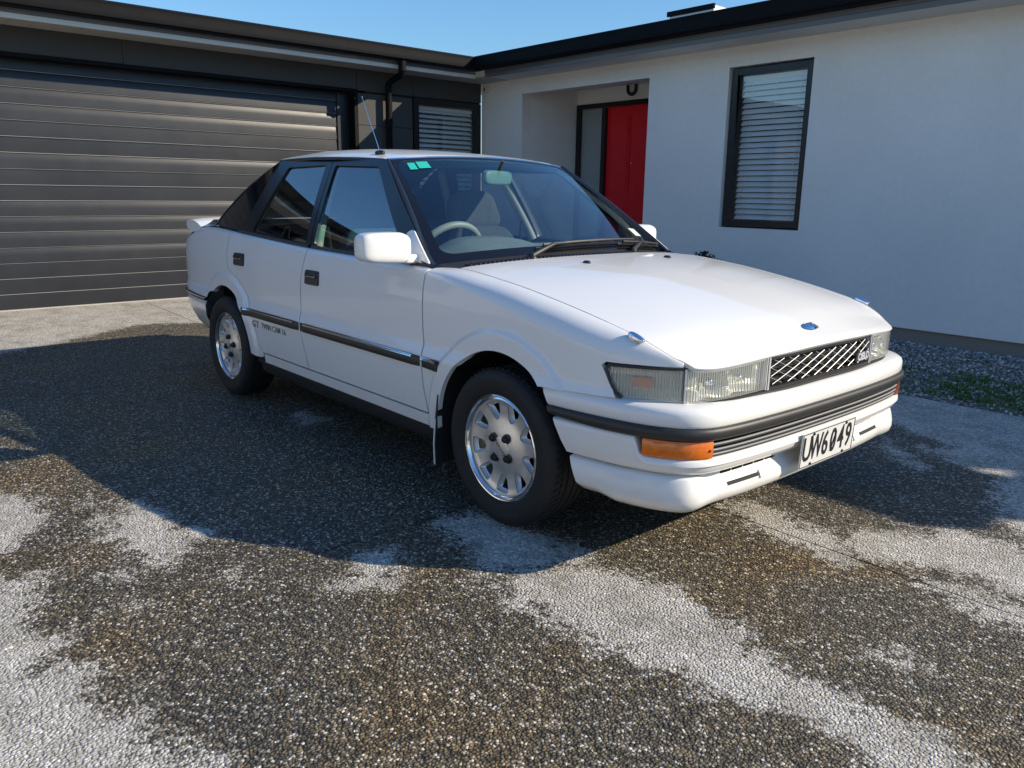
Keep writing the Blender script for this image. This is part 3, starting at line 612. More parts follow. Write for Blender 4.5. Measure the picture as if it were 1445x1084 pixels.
def m_reflector(name='lamp_reflector', col=(.78, .77, .70), metal=.35):
    m, ns, ls, p = newmat(name); co = objco(ns); p.inputs['Base Color'].default_value = (*col, 1); p.inputs['Metallic'].default_value = metal; p.inputs['Roughness'].default_value = .25
    sx = ns.new('ShaderNodeSeparateXYZ'); ls.new(co, sx.inputs[0])
    w = mth(ns, ls, 'SINE', mth(ns, ls, 'MULTIPLY', mth(ns, ls, 'SUBTRACT', mth(ns, ls, 'ABSOLUTE', sx.outputs[1]), sx.outputs[0]), 480.)); w2 = mth(ns, ls, 'SINE', mth(ns, ls, 'MULTIPLY', sx.outputs[2], 150.))
    b = N(ns, 'ShaderNodeBump', i_Strength=.8, i_Distance=.006); ls.new(mth(ns, ls, 'ADD', w, w2), b.inputs['Height']); ls.new(b.outputs[0], p.inputs['Normal']); return m
M_REFL = m_reflector(); M_REFLW = m_reflector('warm_lamp_reflector', (.95, .88, .66), .3)

def m_paint():
    m, ns, ls, p = newmat('white_car_paint'); co = objco(ns)
    p.inputs['Roughness'].default_value = .3; p.inputs['Coat Weight'].default_value = .7; p.inputs['Coat Roughness'].default_value = .03; p.inputs['Coat IOR'].default_value = 1.45; p.inputs['Specular IOR Level'].default_value = .3
    n1 = N(ns, 'ShaderNodeTexNoise', i_Scale=14., i_Detail=7., i_Roughness=.7); ls.new(co, n1.inputs['Vector'])
    n2 = N(ns, 'ShaderNodeTexNoise', i_Scale=420., i_Detail=2.); ls.new(co, n2.inputs['Vector'])
    n3 = N(ns, 'ShaderNodeTexNoise', i_Scale=2.2, i_Detail=2.); ls.new(co, n3.inputs['Vector'])
    sx = ns.new('ShaderNodeSeparateXYZ'); ls.new(co, sx.inputs[0])
    g = N(ns, 'ShaderNodeMapRange'); g.inputs[1].default_value = .42; g.inputs[2].default_value = .22; ls.new(sx.outputs[2], g.inputs[0])
    k = mth(ns, ls, 'MULTIPLY', g.outputs[0], mth(ns, ls, 'MULTIPLY_ADD', n1.outputs['Fac'], 1.2, -.25, clamp=True))
    k = mth(ns, ls, 'MULTIPLY_ADD', k, .5, mth(ns, ls, 'MULTIPLY', mth(ns, ls, 'GREATER_THAN', n1.outputs['Fac'], .70), .06))
    ls.new(mixc(ns, ls, k, (.77, .765, .745), (.42, .36, .27)), p.inputs['Base Color'])
    b = N(ns, 'ShaderNodeBump', i_Strength=.02, i_Distance=.0006); ls.new(n2.outputs['Fac'], b.inputs['Height'])
    b2 = N(ns, 'ShaderNodeBump', i_Strength=.07, i_Distance=.012); ls.new(n3.outputs['Fac'], b2.inputs['Height']); ls.new(b.outputs[0], b2.inputs['Normal'])
    ls.new(b2.outputs[0], p.inputs['Coat Normal'])
    return m
M_PAINT = m_paint()
car = empty('car'); tag(car, 'white five-door hatchback parked on the driveway with its front towards the camera', 'car')

# ---- body side surface: x along the car, s down the section from the top edge
AXF, AXR, AZC = 0., -2.43, .288
PROF = sp([(.12, .770), (.20, .786), (.30, .796), (.40, .802), (.49, .806), (.545, .806), (.575, .796), (.60, .789), (.66, .7885), (.74, .787), (.80, .782), (.86, .772), (.92, .757)])
WXF = sp([(-3.42, .79), (-3.36, .845), (-3.28, .895), (-3.15, .935), (-2.95, .965), (-2.7, .985), (-2.3, 1), (-1.2, 1.0), (-.1, 1.004), (.12, 1.008), (.30, 1.003), (.39, .992), (.48, .966), (.56, .922), (.62, .875), (.668, .824), (.70, .77)])
ZT = sp([(-3.42, .845), (-3.3, .872), (-3.1, .910), (-2.9, .938), (-2.7, .947), (-2.5, .942), (-2.1, .924), (-1.48, .899), (-.9, .888), (-.47, .882), (-.38, .884), (-.1, .860), (.2, .815), (.4, .776), (.534, .744), (.60, .718), (.66, .687), (.70, .665)])
YT = sp([(-3.42, .54), (-3.2, .64), (-2.9, .70), (-2.6, .722), (-2.2, .736), (-1.2, .742), (-.52, .740), (-.46, .715), (-.40, .694), (-.3, .688), (0, .692), (.3, .696), (.48, .695), (.56, .690), (.62, .677), (.66, .653), (.70, .60)])
RR = sp([(-3.42, .05), (-2.9, .04), (-2.2, .03), (-.55, .028), (-.35, .045), (0, .070), (.3, .078), (.5, .072), (.6, .05), (.66, .02), (.7, .01)])
def yside(x, z):
    y = WXF(x)*PROF(z)
    for cx in (AXF, AXR):
        r = np.hypot(x-cx, z-AZC); y = y+.013*sstep(.426, .404, r)*sstep(.15, .30, z)
    return y
def LA(x):
    return .785*(yside(x, ZT(x)-RR(x))-YT(x)+RR(x))
def side(sgn, off=0.):
    def F(x, s):
        x = np.asarray(x, float); s = np.asarray(s, float); zt, r, yt = ZT(x), RR(x), YT(x); la = LA(x); A = la/.785-r
        th = np.clip(s/la, 0, 1)*math.pi/2; below = np.maximum(s-la, 0)
        z = zt-r*(1-np.cos(th))-below
        y = np.where(s < la, yt+A*np.sin(th), yside(x, z)) + np.where(s < 0, s, 0)
        return np.stack([x, sgn*(y-off), z], 1)
    return F
def S(x, z):  # (x, z) -> s on the side
    x = np.atleast_1d(np.asarray(x, float)); z = np.atleast_1d(np.asarray(z, float)); zt, r, la = ZT(x), RR(x), LA(x)
    t = np.clip((zt-z)/r, 0, 1); s = np.arccos(1-t)/(math.pi/2)*la
    return np.where(z < zt-r, la+(zt-r-z), s)
def xz(poly, h=.011):
    d = np.array(dens(poly, h, False)); return list(zip(d[:, 0], S(d[:, 0], d[:, 1])))
def top(x0, x1, h=.011):
    n = max(2, int(abs(x1-x0)/h)); return [(x, 0.) for x in np.linspace(x0, x1, n)]
def arc(cx, a0, a1, r, n=40): return [(cx+r*math.cos(R(a)), AZC+r*math.sin(R(a))) for a in np.linspace(a0, a1, n)]
def chain(*segs):
    out = []
    for sg in segs:
        for p in sg:
            if not out or math.hypot(out[-1][0]-p[0], out[-1][1]-p[1]) > 2e-3: out.append(p)
    if math.hypot(out[-1][0]-out[0][0], out[-1][1]-out[0][1]) < 2e-3: out.pop()
    return out
G = .0042
GAPF = [(-.470, .884), (-.474, .80), (-.470, .66), (-.458, .56), (-.456, .50), (-.448, .42), (-.424, .325)]
GAPM = [(-1.452, .90), (-1.475, .82), (-1.497, .73), (-1.500, .60), (-1.485, .52), (-1.462, .43), (-1.425, .325)]
GAPR = [(-2.40, .936), (-2.406, .86), (-2.402, .78), (-2.385, .738), (-2.345, .718)]+[(-2.43+.440*math.cos(R(q)), AZC+.440*math.sin(R(q))) for q in range(72, 8, -6)]+[(-1.965, .335), (-1.945, .325)]
def sh_(poly, dx): return [(a+dx, b) for a, b in poly]
AR = .347
for sgn in (-1, 1):
    F = side(sgn); ou = (0, sgn, 0)
    fender = panel('front_wing', chain(top(-.440, .662), xz([(.662, .673), (.56, .6735), (.462, .673), (.447, .662), (.500, .568), (.42, .566), (.236, .560)]), xz(arc(AXF, 51, 181, AR, 60)), xz([(-.360, .272), (-.40, .272), (-.418, .302), (-.421, .325)]), xz(sh_(GAPF, G)[::-1]+[(-.440, .8845)])[0:-1]), F, M_PAINT, car, .0105, rim=.02, out=ou, predens=True)
    fd_ = panel('front_door', chain(top(-1.452+G, -.470-G), xz(sh_(GAPF, -G)), xz([(-.43, .325), (-1.42, .325)]), xz(sh_(GAPM, G)[::-1])), F, M_PAINT, car, .014, out=ou, predens=True)
    rd_ = panel('rear_door', chain(top(-2.40+G, -1.452-G), xz(sh_(GAPM, -G)), xz([(-1.43, .325), (-1.940, .325)]), xz(sh_(GAPR, G)[::-1])), F, M_PAINT, car, .014, out=ou, predens=True)
    qp = panel('quarter_panel', chain(top(-3.295, -2.40-G), xz(sh_(GAPR, -G)), xz([(-1.95, .30), (-1.99, .29)]+arc(AXR, 2, 121, AR, 60)), xz([(-2.66, .583), (-2.90, .578), (-3.345, .574), (-3.375, .64), (-3.33, .66), (-3.312, .825), (-3.30, .845)])), F, M_PAINT, car, .0115, rim=.02, out=ou, predens=True)
    Fi = side(sgn, .020)
    panel('inner_shell', chain(top(-3.2, .42), xz([(.42, .60), (.42, .56), (.30, .50)]), xz(arc(AXF, 35, 190, .375, 40)), xz([(-.40, .24), (-1.95, .24)]), xz(arc(AXR, -5, 140, .375, 40)), xz([(-3.2, .50)])), Fi, M_DARK, car, .06, rim=0, out=ou, predens=True)
    # sill: white strip and the black skirt under it
    panel('sill', chain(xz([(-.405, .318), (-1.935, .318), (-1.935, .272), (-.385, .272)])), F, M_PAINT, car, .02, out=ou, predens=True)
    mb = MB(); mb.grid([[(x, sgn*y, z) for y, z in ((.775, .271), (.782, .262), (.775, .215), (.755, .195), (.60, .195))] for x in np.linspace(-2.02, -.36, 8)]); mb.build('under_sill', M_PLAST, car, 40)
    # body side moulding in three pieces with a bright insert
    for nm, x0, x1, par in (('side_moulding', -.448, -.335, fender), ('side_moulding', -1.478, -.468, fd_), ('side_moulding', -2.155, -1.500, rd_)):
        xs = np.linspace(x0, x1, max(3, int((x1-x0)/.04))); rows = []; chrome = []
        for i, x in enumerate(xs):
            e = .35 if i in (0, len(xs)-1) else 1.
            y = float(yside(x, .525)); zc = .524; hh = .0215
            rows.append([(x, sgn*(y-.004), zc+hh), (x, sgn*(y+.008*e), zc+hh-.001), (x, sgn*(y+.012*e), zc+hh-.006), (x, sgn*(y+.014*e), zc-.004), (x, sgn*(y+.010*e), zc-hh+.003), (x, sgn*(y-.004), zc-hh)])
            chrome.append([(x, sgn*(y+.0095), zc+hh+.0006), (x, sgn*(y+.0128), zc+hh-.004), (x, sgn*(y+.0142), zc+hh-.0085), (x, sgn*(y+.0125), zc+hh-.0105)])
        g = MB().grid(rows)
        for rw in (rows[0], rows[-1]): g.add(rw, [tuple(range(6))])
        mo = g.build(nm, M_PLAST, par, 40); MB().grid(chrome[1:-1] if len(chrome) > 4 else chrome).build('bright_insert', M_CHROME, mo, 40)
    # door handles
    for x, z, par in ((-1.375, .768, fd_), (-2.225, .795, rd_)):
        y = float(yside(x, z)); M = Matrix.Translation((x, sgn*(y+.001), z)) @ Matrix.Rotation(R(8)*sgn, 4, 'X')
        def fn(a, b, c): return (a, b, c)
        hmb = MB().superell((0, 0, 0), (.066, .007, .034), .22, 28, 10); hmb.v = [tuple(M @ Vector(p)) for p in hmb.v]
        ho = hmb.build('door_handle', M_PLAST, par, 50)
        hm2 = MB().superell((0, sgn*.007, .012), (.054, .008, .013), .3, 24, 10); hm2.v = [tuple(M @ Vector(p)) for p in hm2.v]; hm2.build('door_handle', M_GBLK, par, 50)
        l = MB().superell((0, sgn*.0145, .003), (.050, .0012, .0016), .5, 12, 6); l.v = [tuple(M @ Vector(p)) for p in l.v]; l.build('handle_edge', M_CHROME, par, 50)
    # rear door lettering
    y = float(yside(-1.86, .468)); tx = text('lettering', 'GT', .052, M_GREYTXT, (-2.005, sgn*(y+.0012), .468), (1 if sgn < 0 else -1, 0, 0), (0, .04*sgn, 1), rd_, .0006, .0006, 1.25)
    text('lettering', 'TWIN CAM 16', .043, M_GREYTXT, (-1.790, sgn*(y+.0012), .470), (1 if sgn < 0 else -1, 0, 0), (0, .04*sgn, 1), rd_, .0006, .0004, 1.05)
    # mud flap and wheel-arch liners
    fpts = ((-.300, .50), (-.330, .42), (-.346, .32), (-.356, .22), (-.352, .135)); fys = (.58, .70, .79, .818); fl = MB()
    for dx in (0, -.010): fl.grid([[(x+dx, sgn*yy, z) for yy in fys] for x, z in fpts])
    fl.grid([[(x+d, sgn*.818, z) for d in (0, -.010)] for x, z in fpts]); fl.grid([[(fpts[-1][0]+d, sgn*yy, fpts[-1][1]) for d in (0, -.010)] for yy in fys]); fo = fl.build('mud_flap', M_PLAST, car)
    MB().tube([(x-.006, sgn*.820, z) for x, z in fpts[2:]], .0035, 6).build('flap_edge', M_PAINT, fo, 50)
    for cx in (AXF, AXR):
        ln = MB(); a = np.radians(np.linspace(-12, 192 if cx == AXF else 172, 36)); ln.grid([[(cx+.372*math.cos(t), sgn*yy, AZC+.372*math.sin(t)) for yy in ((.68 if (cx == AXF and t < 1.1) or (cx == AXR and t > 2.) else .765), .62, .50, .42)] for t in a])
        ln.add([(cx+.372*math.cos(t), sgn*.42, AZC+.372*math.sin(t)) for t in a], [tuple(range(36))]); ln.build('arch_liner', M_DARK, car, 60)
        # arch lip
        lp = [[(cx+r*math.cos(t), sgn*float(yside(cx+AR*math.cos(t), AZC+AR*math.sin(t))-dy), AZC+r*math.sin(t)) for r, dy in ((AR, .006), (AR+.012, .03))] for t in np.radians(np.linspace(50, 182, 40) if cx == AXF else np.linspace(0, 120, 40))]
        MB().grid(lp).build('arch_lip', M_PLAST, car, 60)

# ---- bonnet
HXR = lambda y: -.374+.085*(1-(np.abs(y)/.68)**2)       # rear edge
HXF = sp([(0, .778), (.2, .774), (.345, .760), (.5, .740), (.58, .722), (.63, .698), (.66, .672), (.70, .62)])
ZC = sp([(-.05, .918), (0, .915), (.2, .902), (.37, .885), (.55, .852), (.7, .815), (.82, .777), (.926, .730), (1, .696), (1.05, .672)])
def Fhood(x, y):
    a = np.abs(y); xr = HXR(np.minimum(a, .68)); q = (x-xr)/(HXF(a)-xr); xm = np.minimum(x, .64)
    t = np.clip(a/YT(xm), 0, 1.1); zc = ZC(q)
    ze = ZT(xm)-.42*np.maximum(x-.64, 0)
    return np.stack([x, y, zc+(ze-zc)*t**2.6-.007*np.clip((q-.972)/.028, 0, 1.3)**2], 1)
he = []
xs_ = np.linspace(-.368, .655, 70)
he += [(x, -(float(YT(x))-.0055)) for x in xs_]
ys_ = np.linspace(-.650, .650, 90); he += [(float(HXF(abs(y)))-.004, y) for y in ys_[1:-1]]
he += [(x, float(YT(x))-.0055) for x in xs_[::-1]]
ys2 = np.linspace(.68, -.68, 70); he += [(float(HXR(y))-.0, y) for y in ys2[1:-1]]
bon = panel('bonnet', he, Fhood, M_PAINT, car, .018, rim=.018, out=(0, 0, 1), predens=True)
def hz(x, y): return float(Fhood(np.array([x]), np.array([y]))[0, 2])
for y in (-.25, .25):
    z = hz(-.124, y); MB().superell((-.124, y, z+.002), (.018, .009, .008), .7, 16, 8).build('washer_nozzle', M_PLAST, bon, 60)
# badge on the bonnet nose
zb_ = hz(.690, 0); em = MB()
def badge(rx, ry, h): return [[(.690+q*rx*math.cos(a), q*ry*math.sin(a), zb_-.30*q*rx*math.cos(a)+h*(1-q**3)+.0015) for a in np.linspace(0, 2*math.pi, 32, endpoint=False)] for q in (1.0, .93, .8, .5, .02)]
em.grid(badge(.022, .046, .006), cv=True); eo = em.build('emblem', M_CHROME, bon, 60)
MB().grid([[(p[0], p[1], p[2]+.002) for p in r_w] for r_w in badge(.017, .040, .006)], cv=True).build('emblem_enamel', M_BLUEB, eo, 60)
for a, b in (((-.006, -.022), (-.006, .022)), ((-.006, 0), (.010, 0))):
    MB().tube([(.690+a[0], a[1], zb_+.0095-.3*a[0]), (.690+b[0], b[1], zb_+.0095-.3*b[0])], .0018, 6).build('emblem_bar', M_CHROME, eo)
for sgn in (-1, 1):
    zz = float(ZT(.525)); MB().superell((.528, sgn*.712, zz+.001), (.032, .012, .014), .8, 20, 10, fn=lambda a, b, c: (a, b, c*(1-.4*a/.032)-.16*a)).build('wing_marker', M_CHROME, car, 60)

# ---- nose: lamps and grille follow one plan curve
NP = [(.0, .768), (.2, .763), (.345, .749), (.5, .730), (.6, .703), (.65, .668), (.69, .618), (.725, .553), (.757, .475), (.780, .38), (.79, .30)]
def catmull(pts, n=10):
    P = [np.array(p, float) for p in pts]; P = [2*P[0]-P[1]]+P+[2*P[-1]-P[-2]]; o = []
    for i in range(1, len(P)-2):
        for k in range(n):
            t = k/n; o.append(.5*((2*P[i])+(-P[i-1]+P[i+1])*t+(2*P[i-1]-5*P[i]+4*P[i+1]-P[i+2])*t*t+(-P[i-1]+3*P[i]-3*P[i+1]+P[i+2])*t**3))
    o.append(P[-2]); return np.array(o)
class Plan:
    """plan curve sampled by arc length from the centre line outwards; at(l, d) gives x, y with outward offset d"""
    def __init__(s, pts):
        h = catmull(pts); f = np.concatenate([h[:0:-1]*np.array([-1, 1]), h]); dd = np.hypot(*np.diff(f, axis=0).T); c = np.concatenate([[0], np.cumsum(dd)])
        s.l = c-c[len(h)-1]; s.p = f; t = np.gradient(f, s.l, axis=0); s.n = np.stack([-t[:, 1], t[:, 0]], 1); s.n /= np.linalg.norm(s.n, axis=1)[:, None]; s.L = s.l[-1]
    def at(s, l, d=0.):
        l = np.asarray(l, float); y = np.interp(l, s.l, s.p[:, 0]); x = np.interp(l, s.l, s.p[:, 1]); ny = np.interp(l, s.l, s.n[:, 0]); nx = np.interp(l, s.l, s.n[:, 1])
        return x+nx*d, y+ny*d
    def lof(s, y): return float(np.interp(y, s.p[:, 0], s.l))
NOSE = Plan(NP)
def sweep(plan, l0, l1, prof, n, name, material, parent, smooth=40, caps=True, mb=None, ends=None, e0=.5):
    ls_ = np.linspace(l0, l1, n); rows = []
    for l in ls_:
        pr = prof(l) if callable(prof) else prof
        rows.append([(*[float(q) for q in plan.at(l if ends is None else math.copysign(min(1., max(0., (abs(l)-e0)/(l1-e0)))*(ends(z)-e0)+min(abs(l), e0), l), d)], z) for d, z in pr])
    g = (mb or MB()).grid(rows)
    if caps:
        for rw in (rows[0], rows[-1]): g.add(rw, [tuple(range(len(rw)))])
    return g if mb is not None else g.build(name, material, parent, smooth)
ZL0, ZL1 = .579, .670
lg, lh = NOSE.lof(.345), NOSE.lof(.651)
le = NOSE.lof(.7635)
def ztopn(l):
    x, y = NOSE.at(l); return float(np.interp(abs(l), [0, lg, lh, le], [.688, .682, .671, .666]))
def zbotn(l): return float(np.interp(abs(l), [0, lg, lh, le], [.580, .573, .561, .561]))
hous = sweep(NOSE, -le, le, lambda l: [(-.075, ztopn(l)+.004), (-.075, zbotn(l)-.006)], 60, 'nose_backing', M_DARK, car, None, False)
sweep(NOSE, -le+.03, le-.03, lambda l: [(-.06, ztopn(l)+.002), (-.010, ztopn(l)+.0015), (-.006, ztopn(l)-.002), (-.02, ztopn(l)-.003)], 60, 'bonnet_seal', M_PLAST, car, 40, False)
sweep(NOSE, -le+.02, le-.02, lambda l: [(-.03, zbotn(l)+.003), (-.002, zbotn(l)+.002), (.004, zbotn(l)-.003), (.002, zbotn(l)-.010), (-.06, zbotn(l)-.012)], 60, 'lamp_sill', M_PLAST, car, 40, False)
for sgn in (-1, 1):
    a0, a1 = sorted((sgn*(lg+.004), sgn*(lh-.003)))
    hl = sweep(NOSE, a0, a1, lambda l: [(-.01, ztopn(l)-.003), (.002, ztopn(l)-.006), (.0035, .5*(ztopn(l)+zbotn(l))), (.002, zbotn(l)+.006), (-.01, zbotn(l)+.003)], 24, 'headlight', M_LENS, car, 60, False)
    rf = MB(); c0 = .5*(a0+a1); rows = []
    for l in np.linspace(a0+.004, a1-.004, 25):
        zt, zb = ztopn(l)-.006, zbotn(l)+.006; zm = .5*(zt+zb); row = []
        for t in np.linspace(-1, 1, 11):
            bowl = 0
            for cc, rr0 in ((c0-.062, .06), (c0+.062, .06)):
                q = math.hypot(l-cc, t*.043); bowl = max(bowl, .045*max(0, 1-(q/rr0)**2))
            x, y = NOSE.at(l, -.016-bowl); row.append((float(x), float(y), zm+t*.5*(zt-zb)))
        rows.append(row)
    rf.grid(rows); rf.build('reflector', M_REFL, hl, 50)
    for cc in (c0-.062, c0+.062):
        x, y = NOSE.at(cc, -.03); MB().superell((float(x), float(y), .622), (.014, .012, .012), .8, 14, 8).build('bulb', M_CHROME, hl, 60)
    for e in (a0, a1): sweep(NOSE, e-.0025, e+.0025, lambda l: [(-.012, ztopn(l)-.002), (.0045, ztopn(l)-.004), (.0045, zbotn(l)+.004), (-.012, zbotn(l)+.002)], 3, 'lamp_edge', M_ALLOYP, hl, None)
    # wrap-round corner lamp with leaning rear edge
    b0, b1 = lh+.003, le
    rows = []; rows2 = []
    for t in np.linspace(0, 1, 22):
        row = []; row2 = []
        for k, v in enumerate(np.linspace(0, 1, 9)):
            lend = b1-.004-.045*v**1.3-.012*(abs(v-.5)*2)**6
            l = b0+(lend-b0)*t; zt, zb = ztopn(l)-.005, zbotn(l)+.004
            bul = .0035*(1-(2*v-1)**4)
            x, y = NOSE.at(sgn*l, -.001+bul); row.append((float(x), float(y), zt+(zb-zt)*v))
            x, y = NOSE.at(sgn*l, -.028); row2.append((float(x), float(y), zt+(zb-zt)*v))
        rows.append(row); rows2.append(row2)
    cl_ = MB().grid(rows).build('corner_lamp', M_LENS, car, 60); MB().grid(rows2).build('reflector', M_REFLW, cl_, 60)
    sweep(NOSE, *sorted((sgn*(b0+.092), sgn*(b0+.152))), lambda l: [(-.024, .634), (-.012, .632), (-.012, .603), (-.024, .601)], 8, 'side_lamp', M_AMBER, cl_, 40)
    # black surround
    ed = [rows[-1][k] for k in range(9)]; ed = [rows[k][0] for k in range(len(rows))]+ed[1:]
    pts = [(p[0]*1.0, p[1]+sgn*.001, p[2]+.003) for p in ed]
    MB().tube(pts, .0055, 8).build('lamp_surround', M_PLAST, cl_, 60)
# grille: backing, frame and a diagonal lattice of single bars, maker's lettering
lgi = lg-.004
gr = sweep(NOSE, -lgi, lgi, lambda l: [(-.012, ztopn(l)-.002), (.003, ztopn(l)-.003), (.003, ztopn(l)-.011), (-.035, ztopn(l)-.012), (-.035, zbotn(l)+.010), (.003, zbotn(l)+.009), (.003, zbotn(l)+.001), (-.012, zbotn(l))], 40, 'grille', M_PLAST, car, 40)
for e in (-lgi+.004, lgi-.004): sweep(NOSE, e-.004, e+.004, lambda l: [(-.02, ztopn(l)-.003), (.004, ztopn(l)-.004), (.004, zbotn(l)+.002), (-.02, zbotn(l)+.001)], 3, 'grille_edge', M_ALLOYP, gr, None)
for e in (.640, .622, .603): sweep(NOSE, -lgi+.01, lgi-.01, [(-.03, e+.004), (-.014, e+.005), (-.014, e-.004), (-.03, e-.005)], 20, 'grille_slat', M_PLAST, gr, None)
M_GRILLE = mat('grille_silver', (.34, .34, .35), .4, metal=.4); gz0, gz1 = .590, .669; stp = .078; run = .205
for dirn, dd_, wd in ((1, -.001, .0013), (-1, -.003, .0014)):
    l = -lgi-run
    while l < lgi:
        pts = []
        for t in np.linspace(0, 1, 13):
            ll = l+run*t if dirn > 0 else l+run*(1-t)
            if abs(ll) < lgi-.006:
                x, y = NOSE.at(ll, dd_); pts.append((float(x), float(y), gz0+(gz1-gz0)*t))
        if len(pts) > 1: MB().tube(pts, wd, 5).build('grille_bar', M_GRILLE, gr, 60)
        l += stp if dirn > 0 else stp
x, y = NOSE.at(NOSE.lof(.262), .004); x2, y2 = NOSE.at(NOSE.lof(.30), .004)
box('badge_plate', -.004, .002, -.060, .060, -.015, .015, M_PLAST, gr).matrix_local = Matrix.Translation((float(x)-.002, float(y), .611)) @ Matrix.Rotation(math.atan2(-float(x2-x), float(y2-y)), 4, 'Z')
text('badge_lettering', 'CIELO', .036, mat('badge_silver', (.72, .73, .75), .3, metal=.3), (float(x)+.002, float(y), .611), (float(x2-x), float(y2-y), 0), (0, 0, 1), gr, .002, .0012, 1.05)

# ---- front bumper
BP = [(0, .793), (.2, .791), (.35, .786), (.5, .776), (.6, .762), (.655, .742), (.70, .705), (.737, .645), (.763, .575), (.783, .49), (.798, .40), (.810, .30), (.818, .20)]
BUMP = Plan(BP); bl = BUMP.L
_h = BUMP.l > .5; EB = BUMP.lof(.772)
def bend(z): return float(np.interp(.232+(.560-z)*.52, BUMP.p[_h][::-1, 1], BUMP.l[_h][::-1]))   # bumper stops at the wheel arch
def strip_h(l): return float(np.interp(abs(l), [0, .8*bl, bl], [0, 0, 1]))
def up(l):
    k = abs(l)/bl; return [(-.10, .566), (-.055, .567-.002*k), (-.020, .563), (-.005, .554), (.0, .542), (.0, .512), (-.004, .505), (-.03, .502)]
bumper = sweep(BUMP, -bl, bl, up, 90, 'front_bumper', M_PAINT, car, 50, False, ends=bend, e0=EB)
def strip(l):
    e = strip_h(l); return [(-.02, .5055), (.004, .5045), (.009, .500), (.011, .488), (.008, .474+.008*e), (.003, .468+.009*e), (-.02, .466+.009*e)]
sweep(BUMP, -bl, bl, strip, 90, 'bumper_strip', M_PLAST, bumper, 50, ends=bend, e0=EB)
li0, li1 = BUMP.lof(.612), BUMP.lof(.755)
lcr = bl
def low(l):
    a = abs(l); k = sstep(li1+.02, li1+.0, a)  # 1 inside the lamp band, where the face is open
    zt = .466-.058*k; w = float(np.interp(a, [0, .35, .6, bl], [.02, .022, .02, .012]))
    zc = .352+.006*(a/bl)
    return [(-.05, zt+.001), (-.006, zt), (-.001, zt-.006), (.0, zt-.02), (-.004, .395), (-.010, .372), (-w, zc+.004), (-w-.04, zc)]
lowb = sweep(BUMP, -bl, bl, low, 150, 'bumper_lower', M_PAINT, bumper, 55, False, ends=bend, e0=EB)
for sgn in (-1, 1):
    a0, a1 = sorted((sgn*(li0+.002), sgn*(li1-.004)))
    ind = sweep(BUMP, a0, a1, [(-.03, .4645), (-.004, .464), (-.001, .458), (-.001, .417), (-.004, .411), (-.03, .4105)], 14, 'indicator', M_AMBER, bumper, 40)
    x, y = BUMP.at(sgn*(li0+.014), .0); MB().superell((float(x), float(y), .436), (.003, .004, .004), 1., 10, 6).build('lens_screw', M_INK, ind, 60)
sweep(BUMP, -li1, li1, [(-.034, .463), (-.034, .408)], 50, 'grille_recess', M_DARK, bumper, None, False)
for zc, d0 in ((.448, -.008), (.430, -.010), (.415, -.014)):
    sl = sweep(BUMP, -li0, li0, [(-.034, zc+.006), (d0-.002, zc+.0055), (d0, zc+.003), (d0, zc-.003), (-.034, zc-.006)], 50, 'bumper_slat', M_PLAST, bumper, 40)
    sweep(BUMP, -li0, li0, [(d0-.003, zc+.0062), (d0+.0012, zc+.0052), (d0+.0014, zc+.0035), (d0, zc+.003)], 50, 'slat_edge', M_ALLOYP, sl, 40, False)
# air dam with tucked lip, intake slots and the plate recess
def dam(l):
    a = abs(l); c = float(sstep(.70, .54, a)); e = float(sstep(.95, 1.12, a)); up_ = .012*e
    sd = [(-.06, .350), (-.020, .3475), (-.016, .341), (-.012, .330), (-.008, .314), (-.005, .296), (-.004, .274), (-.010, .254+up_), (-.034, .234+up_), (-.060, .2265+up_), (-.07, .225+up_), (-.17, .24+up_)]
    ce = [(-.10, .350), (-.066, .3485), (-.065, .340), (-.063, .326), (-.052, .316), (-.037, .297), (-.034, .275), (-.040, .254), (-.058, .238), (-.072, .2315), (-.08, .230), (-.18, .245)]
    return [(p[0]+(q[0]-p[0])*c, p[1]+(q[1]-p[1])*c) for p, q in zip(sd, ce)]
ad = sweep(BUMP, -bl, bl, dam, 150, 'air_dam', M_PAINT, bumper, 60, False, ends=bend, e0=EB)
def damd(l, z):
    pr = dam(l)[1:11]; return float(np.interp(-z, [-q[1] for q in pr], [q[0] for q in pr]))
def damslot(sg, y0, y1, z0, z1, nm, mt, out=.0015):
    a0, a1 = sorted((sg*BUMP.lof(y0), sg*BUMP.lof(y1)))
    return sweep(BUMP, a0, a1, lambda l: [(damd(l, z1)-.03, z1), (damd(l, z1)+out, z1), (damd(l, z0)+out, z0), (damd(l, z0)-.03, z0)], 8, nm, mt, bumper, None)
for sgn in (-1, 1):
    damslot(sgn, .34, .50, .294, .304, 'intake_slot', M_DARK)
    damslot(sgn, .29, .338, .288, .309, 'intake_flare', M_PAINT, .007)
    for k in range(5):
        y0 = .225+k*.058; damslot(sgn, y0, y0+.050, .3265, .3465, 'intake_slot', M_DARK)
    # flare under the slot and the step beside the plate
    damslot(sgn, .216, .2185, .24, .330, 'dam_seam', M_DARK, .0008)
    # bolt ends under the plate
for sgn in (1,): MB().lathe([(0, 0), (.016, .0), (.018, .004), (.018, .03)], 16, 'z', c=(.735, sgn*.115, .262)).build('plate_bracket', M_ALLOYP, bumper, 40)
